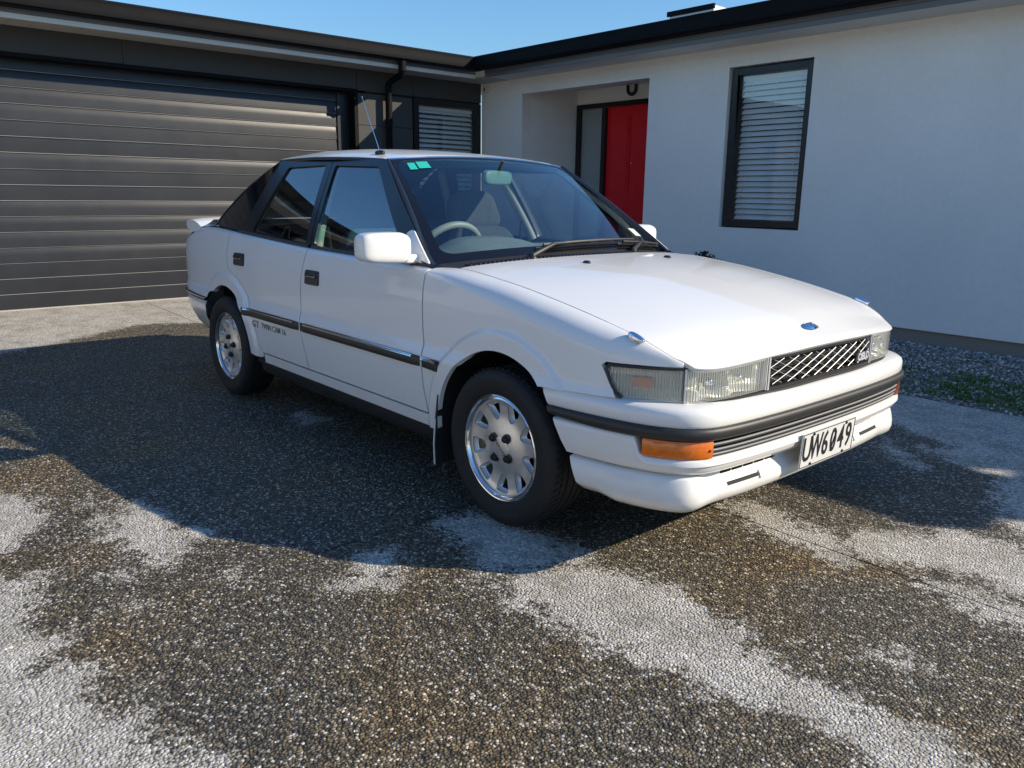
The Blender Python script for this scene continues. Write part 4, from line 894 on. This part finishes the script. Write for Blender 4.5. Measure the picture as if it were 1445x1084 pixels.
# number plate
pa = MB().box(-.001, .003, -.180, .180, -.0625, .0625).build('number_plate', M_PLATE, car, 40, bevel=.0015); pa.matrix_local = Matrix.Translation((.797, 0, .349)) @ Matrix.Rotation(R(3), 4, 'Y') @ Matrix.Rotation(R(0), 4, 'X'); pa['label'] = 'white number plate with black characters UW6049'
M_B = pa.matrix_local
rimb = MB()
for (a, b, c, d) in ((-.176, .176, .0565, .0590), (-.176, .176, -.0590, -.0565), (-.176, -.1735, -.0565, .0565), (.1735, .176, -.0565, .0565)): rimb.box(.003, .0042, a, b, c, d)
rimb.build('plate_border', M_INK, pa)
cw = .053
for k, ch in enumerate('UW6049'):
    yy = (-.142, -.083, -.024, .031, .084, .137)[k]
    text('plate_character', ch, .120, M_INK, (.0034, yy, .0), (0, 1, 0), (0, 0, 1), pa, .0012, .0013, .72 if ch != 'W' else .62)
MB().tube([(.0048, .031-.014, -.034), (.0048, .031+.014, .034)], .0020, 6).build('plate_character', M_INK, pa)
for yy, zz in ((-.11, .052), (.11, .052), (-.11, -.052), (.11, -.052)): MB().superell((.005, yy, zz), (.003, .005, .005), .8, 10, 6).build('plate_screw', M_INK, pa, 60)

# ---- rear end
RP = [(0, -3.405), (.3, -3.398), (.5, -3.372), (.60, -3.335), (.66, -3.29), (.69, -3.24)]
REAR = Plan([(a, -b) for a, b in RP])
class RPl:
    def at(s, l, d=0.):
        x, y = REAR.at(l, d); return -x, y
rp = RPl()
sweep(rp, -REAR.L, REAR.L, [(-.06, .905), (-.02, .895), (.0, .86), (.0, .62), (-.01, .575)], 30, 'tailgate', M_PAINT, car, 40, False)
for sgn in (-1, 1):
    a0, a1 = sorted((sgn*.42, sgn*(REAR.L+.012)))
    sweep(rp, a0, a1, [(-.01, .835), (.008, .828), (.012, .75), (.008, .668), (-.01, .662)], 12, 'tail_lamp', M_RED, car, 40)
RB = Plan([(0, 3.435), (.3, 3.430), (.5, 3.405), (.62, 3.365), (.69, 3.31), (.735, 3.22), (.765, 3.1), (.787, 2.95), (.802, 2.80), (.812, 2.66)])
_r = RB.l > .5
def rend(z): return float(np.interp(2.43+math.sqrt(max(.001, .356**2-(z-AZC)**2)), RB.p[_r][::-1, 1], RB.l[_r][::-1]))
class RBp:
    def at(s, l, d=0.):
        x, y = RB.at(l, d); return -x, y
rbp = RBp(); rbumper = sweep(rbp, -RB.L, RB.L, [(-.08, .578), (-.03, .584), (-.008, .572), (.0, .552), (-.002, .542)], 70, 'rear_bumper', M_PAINT, car, 50, False, ends=rend)
sweep(rbp, -RB.L, RB.L, [(-.01, .5415), (.006, .540), (.010, .530), (.006, .521), (-.01, .5195)], 70, 'bumper_strip', M_PLAST, rbumper, 50, ends=rend); sweep(rbp, -RB.L, RB.L, [(.0095, .5405), (.0112, .538), (.0112, .5345), (.0095, .532)], 70, 'bright_insert', M_CHROME, rbumper, 50, False, ends=rend)
sweep(rbp, -RB.L, RB.L, [(-.012, .5185), (-.004, .512), (-.002, .49), (-.015, .42), (-.05, .345), (-.075, .315), (-.2, .31)], 70, 'bumper_lower', M_PAINT, rbumper, 55, False, ends=rend)
# tailgate spoiler
spl = MB(); rows = []
for t in np.linspace(-1, 1, 41):
    w = abs(t)**10; y = .695*t; k = 1-.20*w; zc_ = .945-.006*w
    rows.append([(-3.19+(x_+3.19)*(1-.18*w)+.02*w, y, zc_+(z_-.945)*k) for x_, z_ in ((-2.98, .945), (-3.06, .974), (-3.14, .990), (-3.22, .990), (-3.275, .980), (-3.290, .955), (-3.275, .925), (-3.19, .898), (-3.06, .905))])
rows = [r_w+[r_w[0]] for r_w in rows]
spl.grid(rows)
for rw in (rows[0], rows[-1]): spl.add(rw, [tuple(range(len(rw)))])
spl.build('tailgate_spoiler', M_PAINT, car, 50)

# ---- glasshouse
def yg(x, z):
    t = np.clip((z-.885)/.425, -.3, 1.3); y = .738-.196*np.sign(t)*np.abs(t)**1.18
    y = y-.012*sstep(-.9, -.45, x)-.085*np.clip((-2.15-x)/.8, 0, 1.2)**1.6
    return y
def gside(sgn, off=0.): return lambda x, z: np.stack([x, sgn*(yg(x, z)-off), z], 1)
ZE = sp([(-2.35, 1.318), (-2.12, 1.330), (-1.8, 1.332), (-1.4, 1.323), (-1.06, 1.306), (-.95, 1.295)])
def bz(x): return float(ZT(x))+.004
def rnd(poly, r=.02, n=4):
    out = []; k = len(poly)
    for i in range(k):
        a, b, c = (np.array(poly[j % k], float) for j in (i-1, i, i+1)); u = a-b; v = c-b
        q = min(r, .4*np.linalg.norm(u), .4*np.linalg.norm(v)); p0 = b+u/np.linalg.norm(u)*q; p1 = b+v/np.linalg.norm(v)*q
        for t in np.linspace(0, 1, n+1): out.append(tuple((1-t)**2*p0+2*t*(1-t)*b+t*t*p1))
    return out
ZTOP = lambda x: float(ZE(x))-.008
FW = [(-.665, .905), (-1.128, 1.272), (-1.532, 1.284), (-1.450, .910)]       # front door glass
FWs = [(-.500, .892), (-.665, .905), (-.715, .945)]
RW = [(-1.535, .914), (-1.628, 1.288), (-2.035, 1.282), (-2.178, .945)]
for sgn in (-1, 1):
    F = gside(sgn); ou = (0, sgn, .3)
    f_out = [(-.478, bz(-.478)), (-1.082, ZTOP(-1.082))]+[(x, ZTOP(x)) for x in np.linspace(-1.15, -1.575, 8)]+[(-1.482, bz(-1.46))]+[(x, bz(x)) for x in np.linspace(-1.40, -.55, 10)]
    ff = panel('front_window_frame', f_out, F, M_GBLK, car, .03, holes=[rnd(FW, .018)], rim=.014, out=ou)
    panel('front_side_glass', rnd(FW, .018), gside(sgn, .010), M_SG, car, .05, rim=.003, out=ou)
    r_out = [(-1.488, bz(-1.49))]+[(x, ZTOP(x)) for x in np.linspace(-1.580, -2.145, 8)]+[(-2.20, 1.24), (-2.335, bz(-2.33))]+[(x, bz(x)) for x in np.linspace(-2.28, -1.56, 8)]
    rf_ = panel('rear_window_frame', r_out, F, M_GBLK, car, .03, holes=[rnd(RW, .018)], rim=.014, out=ou)
    panel('rear_side_glass', rnd(RW, .018), gside(sgn, .010), M_SG, car, .05, rim=.003, out=ou)
    # fixed rear quarter in dark glass
    q_out = [(-2.345, bz(-2.34)), (-2.208, 1.24), (-2.155, ZTOP(-2.155)), (-2.19, 1.315), (-2.30, 1.272), (-2.52, 1.158), (-2.75, 1.035), (-2.90, bz(-2.9)+.004)]+[(x, bz(x)) for x in np.linspace(-2.85, -2.40, 6)]
    qg = panel('quarter_glass', q_out, gside(sgn, .004), M_FRIT, car, .03, rim=.01, out=ou)
    # waist trim along the foot of the glass
    for x0, x1, par in ((-1.455, -.475, ff), (-2.335, -1.485, rf_)):
        MB().grid([[(x, sgn*(float(YT(x))+a), float(ZT(x))+b) for a, b in ((.004, -.001), (.004, .009), (-.006, .013), (-.02, .012))] for x in np.linspace(x0, x1, 30)]).build('waist_trim', M_PLAST, par, 50)
# windscreen
def Fws(u, v):   # u in -.62...62 (half width scaled), v in 0...76
    a = u/.62; t = v/.76; k = 1-a*a
    bx_, by_, bz_ = -.520+.125*k, .700*a, .888+.036*k
    tx_, ty_, tz_ = -1.086+.050*k, .528*a, 1.303+.023*k
    b = .016*np.sin(np.pi*np.clip(t, 0, 1))
    return np.stack([bx_+(tx_-bx_)*t+b*.58, by_+(ty_-by_)*t, bz_+(tz_-bz_)*t+b*.8], 1)
def Fws_o(d): return lambda u, v: Fws(u, v)+np.array([.58*d, 0, .81*d])
ws = panel('windscreen', [(-.62, 0), (.62, 0), (.62, .76), (-.62, .76)], Fws, M_WS, car, .05, rim=.004, out=(1, 0, 1))
panel('windscreen_border', [(-.62, 0), (.62, 0), (.62, .76), (-.62, .76)], Fws_o(.0015), M_FRIT, ws, .03, holes=[rnd([(-.582, .046), (.582, .046), (.598, .742), (-.598, .742)], .06, 6)], rim=0, out=(1, 0, 1))
panel('sun_band', [(-.585, .66), (.585, .66), (.585, .738), (-.585, .738)], Fws_o(-.002), m_glass('green_sun_band', (.45, .80, .70), 1.15), ws, .05, rim=0, out=(1, 0, 1))
for q in ([(-.545, .655), (-.505, .655), (-.505, .715), (-.545, .715)], [(-.495, .662), (-.430, .662), (-.430, .722), (-.495, .722)]): panel('sticker', q, Fws_o(.003), M_TEAL, ws, .05, rim=0, out=(1, 0, 1))
panel('sticker', [(.50, .11), (.56, .11), (.56, .17), (.50, .17)], Fws_o(.003), mat('pale_sticker', (.55, .6, .55), .5), ws, .05, rim=0, out=(1, 0, 1))
for sgn in (-1, 1):
    rows = []
    for t in np.linspace(0, 1, 24):
        w = Fws(np.array([sgn*.62]), np.array([.76*t]))[0]; x = -.478+(-1.082+.478)*t; z = bz(-.478)+(ZTOP(-1.082)-bz(-.478))*t; g = np.array([x, sgn*float(yg(x, z)), z])
        if t == 0: pass
        row = []
        for k, bul in ((0, -.006), (.06, .004), (.35, .013), (.7, .012), (.94, .003), (1, -.006)):
            p = w+(g-w)*k+np.array([.35, sgn*.7, .45])*bul; row.append(tuple(p))
        rows.append(row)
    MB().grid(rows).build('windscreen_pillar', M_GBLK, car, 60)
    # foot of the pillar down to the wing
    MB().grid([[(-.445, sgn*.70, .8805), (-.50, sgn*.70, .893), (-.55, sgn*.69, .90)], [(-.452, sgn*.722, .884), (-.50, sgn*.735, .894), (-.55, sgn*.725, .905)], [(-.472, sgn*.742, .880), (-.50, sgn*.748, .890), (-.55, sgn*.742, .90)]]).build('pillar_foot', M_GBLK, car, 60)
# roof
def Froof(u, t):   # u in -.55...55 ; t in 0..1.12 along
    a = u/.55; k = 1-a*a; xf = -1.090+.050*k; xr = -2.185-.05*k; q = t/1.12; x = xf+(xr-xf)*q
    yr = np.interp(q, [0, .25, .6, 1], [.530, .548, .550, .526]); yr = .530+.020*np.sin(np.pi*np.clip(q*1.05, 0, 1))
    ze = ZE(x); z = ze+(.026+.028*np.sin(np.pi/2*np.clip(q/.55, 0, 1)))*(1-(.45*a*a+.55*np.abs(a)**6))*(1-.3*sstep(.7, 1., q))-.003*np.clip((.05-q)/.05, 0, 1)
    return np.stack([x, yr*a, z-.002], 1)
rf0 = panel('roof', [(-.55, 0), (.55, 0), (.55, 1.12), (-.55, 1.12)], Froof, M_PAINT, car, .03, rim=.016, out=(0, 0, 1))
for sgn in (-1, 1):
    MB().grid([[tuple(Froof(np.array([sgn*.55]), np.array([t]))[0]+np.array([0, sgn*a, b])) for a, b in ((-.004, .0005), (.004, -.003), (.006, -.009), (.0, -.016))] for t in np.linspace(.0, 1.12, 40)]).build('roof_gutter', M_GBLK, rf0, 60)
MB().grid([[tuple(Fws(np.array([u]), np.array([.76]))[0]+np.array(q)) for q in ((.004, 0, -.004), (.002, 0, .003), (-.008, 0, .006), (-.014, 0, .003))] for u in np.linspace(-.62, .62, 40)]).build('windscreen_trim', M_CHROME, ws, 60)
# aerial
ab = Froof(np.array([-.475]), np.array([.19]))[0]
an = MB().superell((ab[0], ab[1], ab[2]+.006), (.034, .016, .012), .8, 20, 8).build('aerial', M_GBLK, rf0, 60)
MB().tube([(ab[0], ab[1], ab[2]+.012), (ab[0]-.070, ab[1], ab[2]+.130), (ab[0]-.145, ab[1], ab[2]+.262)], [.0022, .0016, .0012], 8).build('aerial_mast', M_CHROME, rf0, 60); MB().superell((ab[0]-.145, ab[1], ab[2]+.263), (.0024, .0024, .004), 1., 10, 8).build('aerial_tip', M_CHROME, rf0, 60)
# tailgate glass
def Fht(u, t):
    a = u/.6; q = t/.95; k = 1-a*a
    x = (-2.195-.05*k)+(-.76-.03*k)*q; y = a*(.522+.10*q); z = (1.318+.036*k)+(-.362)*q+.03*np.sin(np.pi*np.clip(q, 0, 1))
    return np.stack([x, y, z], 1)
panel('tailgate_glass', [(-.6, 0), (.6, 0), (.6, .95), (-.6, .95)], Fht, M_QG, car, .06, rim=.006, out=(-.4, 0, 1))
panel('tailgate_glass_border', [(-.6, 0), (.6, 0), (.6, .95), (-.6, .95)], lambda u, t: Fht(u, t)+np.array([-.0006, 0, .0014]), M_FRIT, car, .05, holes=[rnd([(-.53, .06), (.53, .06), (.53, .89), (-.53, .89)], .06, 5)], rim=0, out=(-.4, 0, 1))
MB().grid([[(x, y, z) for y in np.linspace(-.64, .64, 20)] for x, z in ((-2.93, .985), (-3.0, .962), (-3.16, .93), (-3.36, .893))]).build('tailgate_deck', M_PAINT, car, 60)

# ---- cowl and wipers
cow = MB(); rows = []
for y in np.linspace(-.69, .69, 50):
    a = y/.70; k = 1-a*a; xw = -.520+.125*k; zw = .888+.036*k; xh = float(HXR(min(abs(y), .68))); zh = hz(xh, y)
    rows.append([(xw-.005, y, zw+.002), (xw+.01, y, zw-.006), (xh-.055, y, zh-.006), (xh-.016, y, zh-.008), (xh-.003, y, zh-.022), (xh+.03, y, zh-.05)])
cow.grid(rows); cwl = cow.build('cowl', M_PLAST, car, 40)
for k in range(64):
    y = -.62+k*.0197; a = y/.70; kk = 1-a*a; xh = float(HXR(abs(y))); zh = hz(xh, y)
    if k == 0: lv = MB().box(-.026, .012, -.0045, .0045, -.004, .006).build('cowl_louvre', M_PLAST, cwl); o = lv
    else: o = bpy.data.objects.new('cowl_louvre', lv.data); COL.objects.link(o); o.parent = cwl
    o.location = (xh-.032, y, zh-.003)
def wiper(piv, tip, elbow, nm):
    wp = MB().tube([piv, (piv[0]-.005, piv[1], piv[2]+.02), elbow, tip], [.014, .012, .009, .006], 8).build('wiper', M_PLAST, car, 50)
    MB().lathe([(0, .03), (.013, .028), (.017, .02), (.018, 0)], 14, 'z', c=(piv[0], piv[1], piv[2]-.012)).build('wiper_pivot', M_PLAST, wp, 50)
    return wp
def on_ws(u, v, d): return tuple(Fws(np.array([u]), np.array([v]))[0]+np.array([.58*d, 0, .81*d]))
for (uy, u0, u1, v0, v1) in ((-.315, -.10, .40, .030, .050), (.305, .36, .615, .028, .028)):
    xh = float(HXR(abs(uy))); piv = (xh-.035, uy-.02, hz(xh, uy)-.012)
    mid = on_ws((u0+u1)/2, (v0+v1)/2+.006, .022); el = on_ws((uy+.16)/1.12, .026, .026)
    w = wiper(piv, mid, el, '')
    b = [on_ws(u, v0+(v1-v0)*t, .010) for t, u in zip(np.linspace(-.25, 1, 10), np.linspace(u0-.12, u1, 10))]; b2 = [on_ws(u, v0+(v1-v0)*t, .024) for t, u in zip(np.linspace(-.2, .95, 8), np.linspace(u0-.09, u1-.02, 8))]
    MB().tube(b, .0045, 6).build('wiper_blade', M_RUBBER, w, 50); MB().tube(b2, .006, 6).build('wiper_bridge', M_PLAST, w, 50)
    for t in (.12, .35, .6, .85):
        p, q = b[int(t*9)], b2[int(t*7)]; MB().tube([p, q], .004, 6).build('wiper_claw', M_PLAST, w)

# ---- door mirrors
for sgn in (-1, 1):
    def fn(a, b, c):
        k = (b*sgn+.115)/.23              # 0 inboard .. 1 outboard
        return (a*(1.0-.25*k)-.035*k+.02*(c/.064)*0, b, c*(1-.12*k*k)*(.80+.2*min(1, k*4))-.004*(1-k))
    mr_ = MB().superell((-.585, sgn*.880, .956), (.060, .099, .061), .42, 36, 20, fn=fn).build('door_mirror', M_PAINT, car, 60)
    MB().superell((-.645, sgn*.878, .956), (.006, .095, .052), .4, 24, 10).build('mirror_glass', M_MIRR, mr_, 60)
    arm = MB().superell((-.600, sgn*.760, .908), (.030, .040, .018), .5, 20, 10).build('mirror_arm', M_PAINT, mr_, 60)
    y0 = lambda x, z: sgn*(float(yg(x, z))+.006)
    tri = [(-.492, .892), (-.60, .892), (-.715, .898), (-.722, .93), (-.700, 1.005), (-.665, 1.018)]
    if sgn > 0: mr_.matrix_local = Matrix.Translation((-.66, .765, .0)) @ Matrix.Rotation(R(78), 4, 'Z') @ Matrix.Translation((.60, -.785, 0))
    panel('mirror_sail', rnd(tri, .02), lambda x, z: np.stack([x, sgn*(yg(x, z)+.012), z], 1), M_PAINT, car, .02, rim=.014, out=(0, sgn, 0))

# ---- interior
cab = MB().box(-2.9, -.42, -.66, .66, .24, .27).box(-.44, -.40, -.66, .66, .27, .80).box(-2.9, -2.86, -.62, .62, .27, .85).build('cabin_floor', M_DASHD, car)
dsh = MB(); rows = []
for y in np.linspace(-.66, .66, 40):
    k = 1-(y/.7)**2; hood_ = .042*math.exp(-((y+.27)/.20)**4); e = .03*float(sstep(.42, .62, abs(y)))
    rows.append([(-.545+.125*k, y, .872+.03*k), (-.62+.10*k, y, .905+.016*k+.2*hood_-e), (-.72+.06*k, y, .928+.010*k+.8*hood_-e), (-.80+.03*k, y, .926+.01*k+hood_-e), (-.85, y, .900+.6*hood_-e), (-.84, y, .78), (-.80, y, .55)])
dsh.grid(rows).build('dashboard', M_DASH, car, 60)
st_c = Vector((-.935, -.335, .866)); st_n = Vector((-.86, 0, .50)).normalized(); st_u = Vector((0, 1, 0)); st_v = st_n.cross(st_u)
ring = [tuple(st_c+(st_u*math.cos(a)+st_v*math.sin(a))*.182) for a in np.linspace(0, 2*math.pi, 41)]
stw = MB().tube(ring, .0165, 10, cap=False).build('steering_wheel', mat('grey_steering_vinyl', (.22, .25, .22), .5), car, 60)
hubm = MB()
for a in (.25, math.pi-.25, -math.pi/2): hubm.tube([tuple(st_c-st_n*.03), tuple(st_c-st_n*.01+(st_u*math.cos(a)+st_v*math.sin(a))*.178)], [.045, .016], 8)
hubm.build('steering_spoke', M_DASHD, stw, 60); MB().tube([tuple(st_c-st_n*.03), tuple(st_c-st_n*.30)], .035, 10).build('steering_column', M_DASHD, stw, 50)
def seat(cx, cy, w, dark, nm):
    se = MB().superell((cx+.18, cy, .42), (.26, w/2, .11), .4, 32, 14).build('seat', M_CLOTH, car, 60)
    M = Matrix.Translation((cx-.10, cy, .44)) @ Matrix.Rotation(R(-17), 4, 'Y')
    b = MB().superell((0, 0, .26), (.075, w/2, .30), .42, 32, 18, fn=lambda a, y, z: (a+.35*(y/(w/2))**2*.08, y*(1-.16*max(0, z/.30)), z)); b.v = [tuple(M @ Vector(p)) for p in b.v]; b.build('seat_back', M_CLOTH, se, 60)
    hmb = MB().superell((-.005, 0, .655), (.055, .165, .110), .5, 28, 14, fn=lambda a, y, z: (a, y*(1-.12*z/.1), z)); hmb.v = [tuple(M @ Vector(p)) for p in hmb.v]; hmb.build('headrest', M_CLOTH, se, 60)
    st2 = MB()
    for y in (-.06, .06): st2.tube([tuple(M @ Vector((0, y, .53))), tuple(M @ Vector((0, y, .60)))], .006, 6)
    st2.build('headrest_post', M_CHROME, se)
seat(-1.30, -.34, .50, 0, ''); seat(-1.30, .34, .50, 0, '')
rs = MB().superell((-2.08, 0, .42), (.26, .60, .12), .35, 32, 12).build('rear_seat', M_CLOTH, car, 60)
b = MB().superell((0, 0, .24), (.08, .60, .27), .35, 32, 14); Mx = Matrix.Translation((-2.32, 0, .48)) @ Matrix.Rotation(R(-20), 4, 'Y'); b.v = [tuple(Mx @ Vector(p)) for p in b.v]; b.build('seat_back', M_CLOTH2, rs, 60)
box('parcel_shelf', -2.95, -2.46, -.60, .60, .90, .915, M_DASHD, car)
# inner trim: pale pillar covers on the far side, door cards, headlining
for sgn in (-1, 1):
    for pts in ([(-.56, .90), (-1.09, 1.285)], [(-1.475, .90), (-1.59, 1.29)], [(-2.25, .95), (-2.14, 1.29)]):
        MB().tube([(x, sgn*(float(yg(x, z))-.035), z) for x, z in dens(pts, .08, False)], .016 if pts[0][0] > -1 else .026, 8).build('pillar_trim', M_CREAM if pts[0][0] < -1 else M_CREAM, car, 60)
    MB().grid([[(x, sgn*(.70-.02*k), z) for k, z in ((0, .885), (1, .80), (0, .50), (0, .28))] for x in np.linspace(-.52, -2.3, 10)]).build('door_card', M_DASHD, car, 60)
    MB().tube([(-1.50, sgn*.655, 1.02), (-1.50, sgn*.63, .99), (-1.49, sgn*.60, .70), (-1.47, sgn*.56, .42)], .010, 6).build('seat_belt', M_CLOTH2, car, 50)
panel('headlining', [(-.53, .03), (.53, .03), (.53, 1.10), (-.53, 1.10)], lambda u, t: Froof(u, t)-np.array([0, 0, .022]), mat('headlining_cloth', (.30, .31, .32), .9), car, .08, rim=0, out=(0, 0, -1))
mc = Vector((-.975, .0, 1.235)); mi = MB().superell((0, 0, 0), (.022, .125, .034), .45, 28, 12)
MM = Matrix.Translation(mc) @ Matrix.Rotation(R(20), 4, 'Z') @ Matrix.Rotation(R(5), 4, 'Y'); mi.v = [tuple(MM @ Vector(p)) for p in mi.v]; mir = mi.build('rear_view_mirror', mat('mirror_case', (.10, .20, .18), .5), car, 60)
MB().tube([tuple(mc+Vector((.01, 0, .03))), tuple(mc+Vector((.045, 0, .075)))], .008, 8).build('mirror_stalk', M_DASHD, mir)
# underbody
MB().box(-2.95, .45, -.56, .56, .215, .24).box(-.45, .45, -.40, .40, .24, .60).box(-2.9, -1.95, -.40, .40, .24, .50).build('underbody', M_DARK, car)
MB().box(.40, .56, -.60, .60, .25, .66).build('front_crossmember', M_DARK, car)

# ---- wheels
def make_wheel():
    """outer face towards -y, axle at the origin"""
    hub = MB().lathe([(0, -.02), (.06, -.02), (.125, -.016), (.128, .0), (.06, .004), (.05, .10), (0, .10)], 40).build('wheel', mat('brake_iron', (.05, .048, .046), .5, metal=.6), car, 40)
    tp = [(.183, -.062), (.190, -.078), (.205, -.090), (.228, -.0965), (.240, -.0965), (.243, -.0975), (.252, -.0965), (.270, -.089), (.279, -.078)]
    w = -.070
    for gx in (-.046, -.017, .017, .046):
        tp += [(.2855, gx-.0045), (.2795, gx-.0035), (.2795, gx+.0035), (.2855, gx+.0045)]
    tp += [(.279, .078), (.270, .089), (.240, .0965), (.205, .090), (.183, .062)]
    ty = MB().lathe(tp, 96).build('tyre', M_RUBBER, hub, 35)
    sip = MB()
    for k in range(64):
        a = 2*math.pi*k/64
        for y0, y1 in ((-.076, -.050), (.050, .076)):
            M = Matrix.Rotation(a, 4, 'Y') @ Matrix.Translation((.2845, 0, 0)) @ Matrix.Rotation(R(25 if y0 < 0 else -25), 4, 'X'); sip.box(-.002, .0016, y0, y1, -.0046, .0046, M=M)
    tag(sip.build('tread_blocks', M_RUBBER, hub), kind='stuff')
    bar = MB().lathe([(.1925, -.083), (.1945, -.080), (.194, -.073), (.184, -.070), (.178, -.066), (.1745, -.058), (.172, -.04), (.166, .0), (.170, .07), (.180, .08)], 72).build('rim', M_ALLOY, hub, 30)
    MB().lathe([(.1925, -.083), (.1900, -.0845), (.1865, -.0835), (.1850, -.078), (.181, -.0725), (.1765, -.0745)], 72).build('rim_lip', M_CHROME, hub, 30)
    def Ff(u, v):
        r = np.hypot(u, v); y = -.062-.010*np.exp(-(r/.075)**4)-.006*sstep(.15, .178, r)+.004*np.exp(-((r-.115)/.03)**2)
        return np.stack([u, y, v], 1)
    outl = [(.1765*math.cos(a), .1765*math.sin(a)) for a in np.linspace(0, 2*math.pi, 90, endpoint=False)]
    wins = []
    for k in range(9):
        a = 2*math.pi*(k+.5)/9+R(90)
        ca, sa = math.cos(a), math.sin(a); loc = [(.098, -.0), (.110, -.016), (.138, -.0275), (.161, -.0325), (.1665, -.026), (.1690, 0.), (.1665, .026), (.161, .0325), (.138, .0275), (.110, .016)]
        wins.append(rnd([(x*ca-y*sa, x*sa+y*ca) for x, y in loc], .010, 3))
    face = panel('wheel_face', outl, Ff, M_ALLOY, hub, .011, holes=wins, rim=.022, out=(0, -1, 0), predens=True, rimmat=M_ALLOYP)
    for wn_i in wins:   # pressed shoulder inside each window
        c = np.mean(np.array(wn_i), 0); rows = []
        for s_, dy in ((1.0, .004), (.92, .010), (.78, .016), (.62, .019)):
            rows.append([(c[0]+(p[0]-c[0])*s_, float(Ff(np.array([p[0]]), np.array([p[1]]))[0, 1])+dy, c[1]+(p[1]-c[1])*s_) for p in wn_i])
        MB().grid(rows, cv=True).build('window_bevel', M_ALLOYP, hub, 40)
    cp = MB().lathe([(0, -.0765), (.036, -.0760), (.041, -.0745), (.042, -.071)], 40).build('centre_cap', M_ALLOY, hub, 40)
    for k in range(4):
        a = R(45+90*k)+R(8); MB().lathe([(0, -.090), (.009, -.089), (.0125, -.085), (.0130, -.076), (.0175, -.0745), (.018, -.070)], 20, c=(.050*math.cos(a), 0, .050*math.sin(a))).build('wheel_nut', M_GBLK, hub, 40)
    text('cap_lettering', 'TOYOTA', .0155, M_INK, (0, -.0772, 0), (math.cos(R(-42)), 0, math.sin(R(-42))), (math.sin(R(42)), 0, math.cos(R(42))), hub, .0004, 0, 1.2)
    MB().tube([(.125, -.05, .13), (.125, .02, .13)], .003, 6).build('valve', M_RUBBER, hub)
    return hub
w0 = make_wheel()
def cp(o, parent):
    c = o.copy(); COL.objects.link(c); c.parent = parent
    for ch in list(o.children): cp(ch, c)
    return c
for i, (x, sgn, ra) in enumerate(((0, -1, 0), (-2.43, -1, 40), (0, 1, 10), (-2.43, 1, 70))):
    w = w0 if i == 0 else cp(w0, car)
    w.location = (x, sgn*.715, .286); w.rotation_euler = (0, R(ra), 0 if sgn < 0 else math.pi)
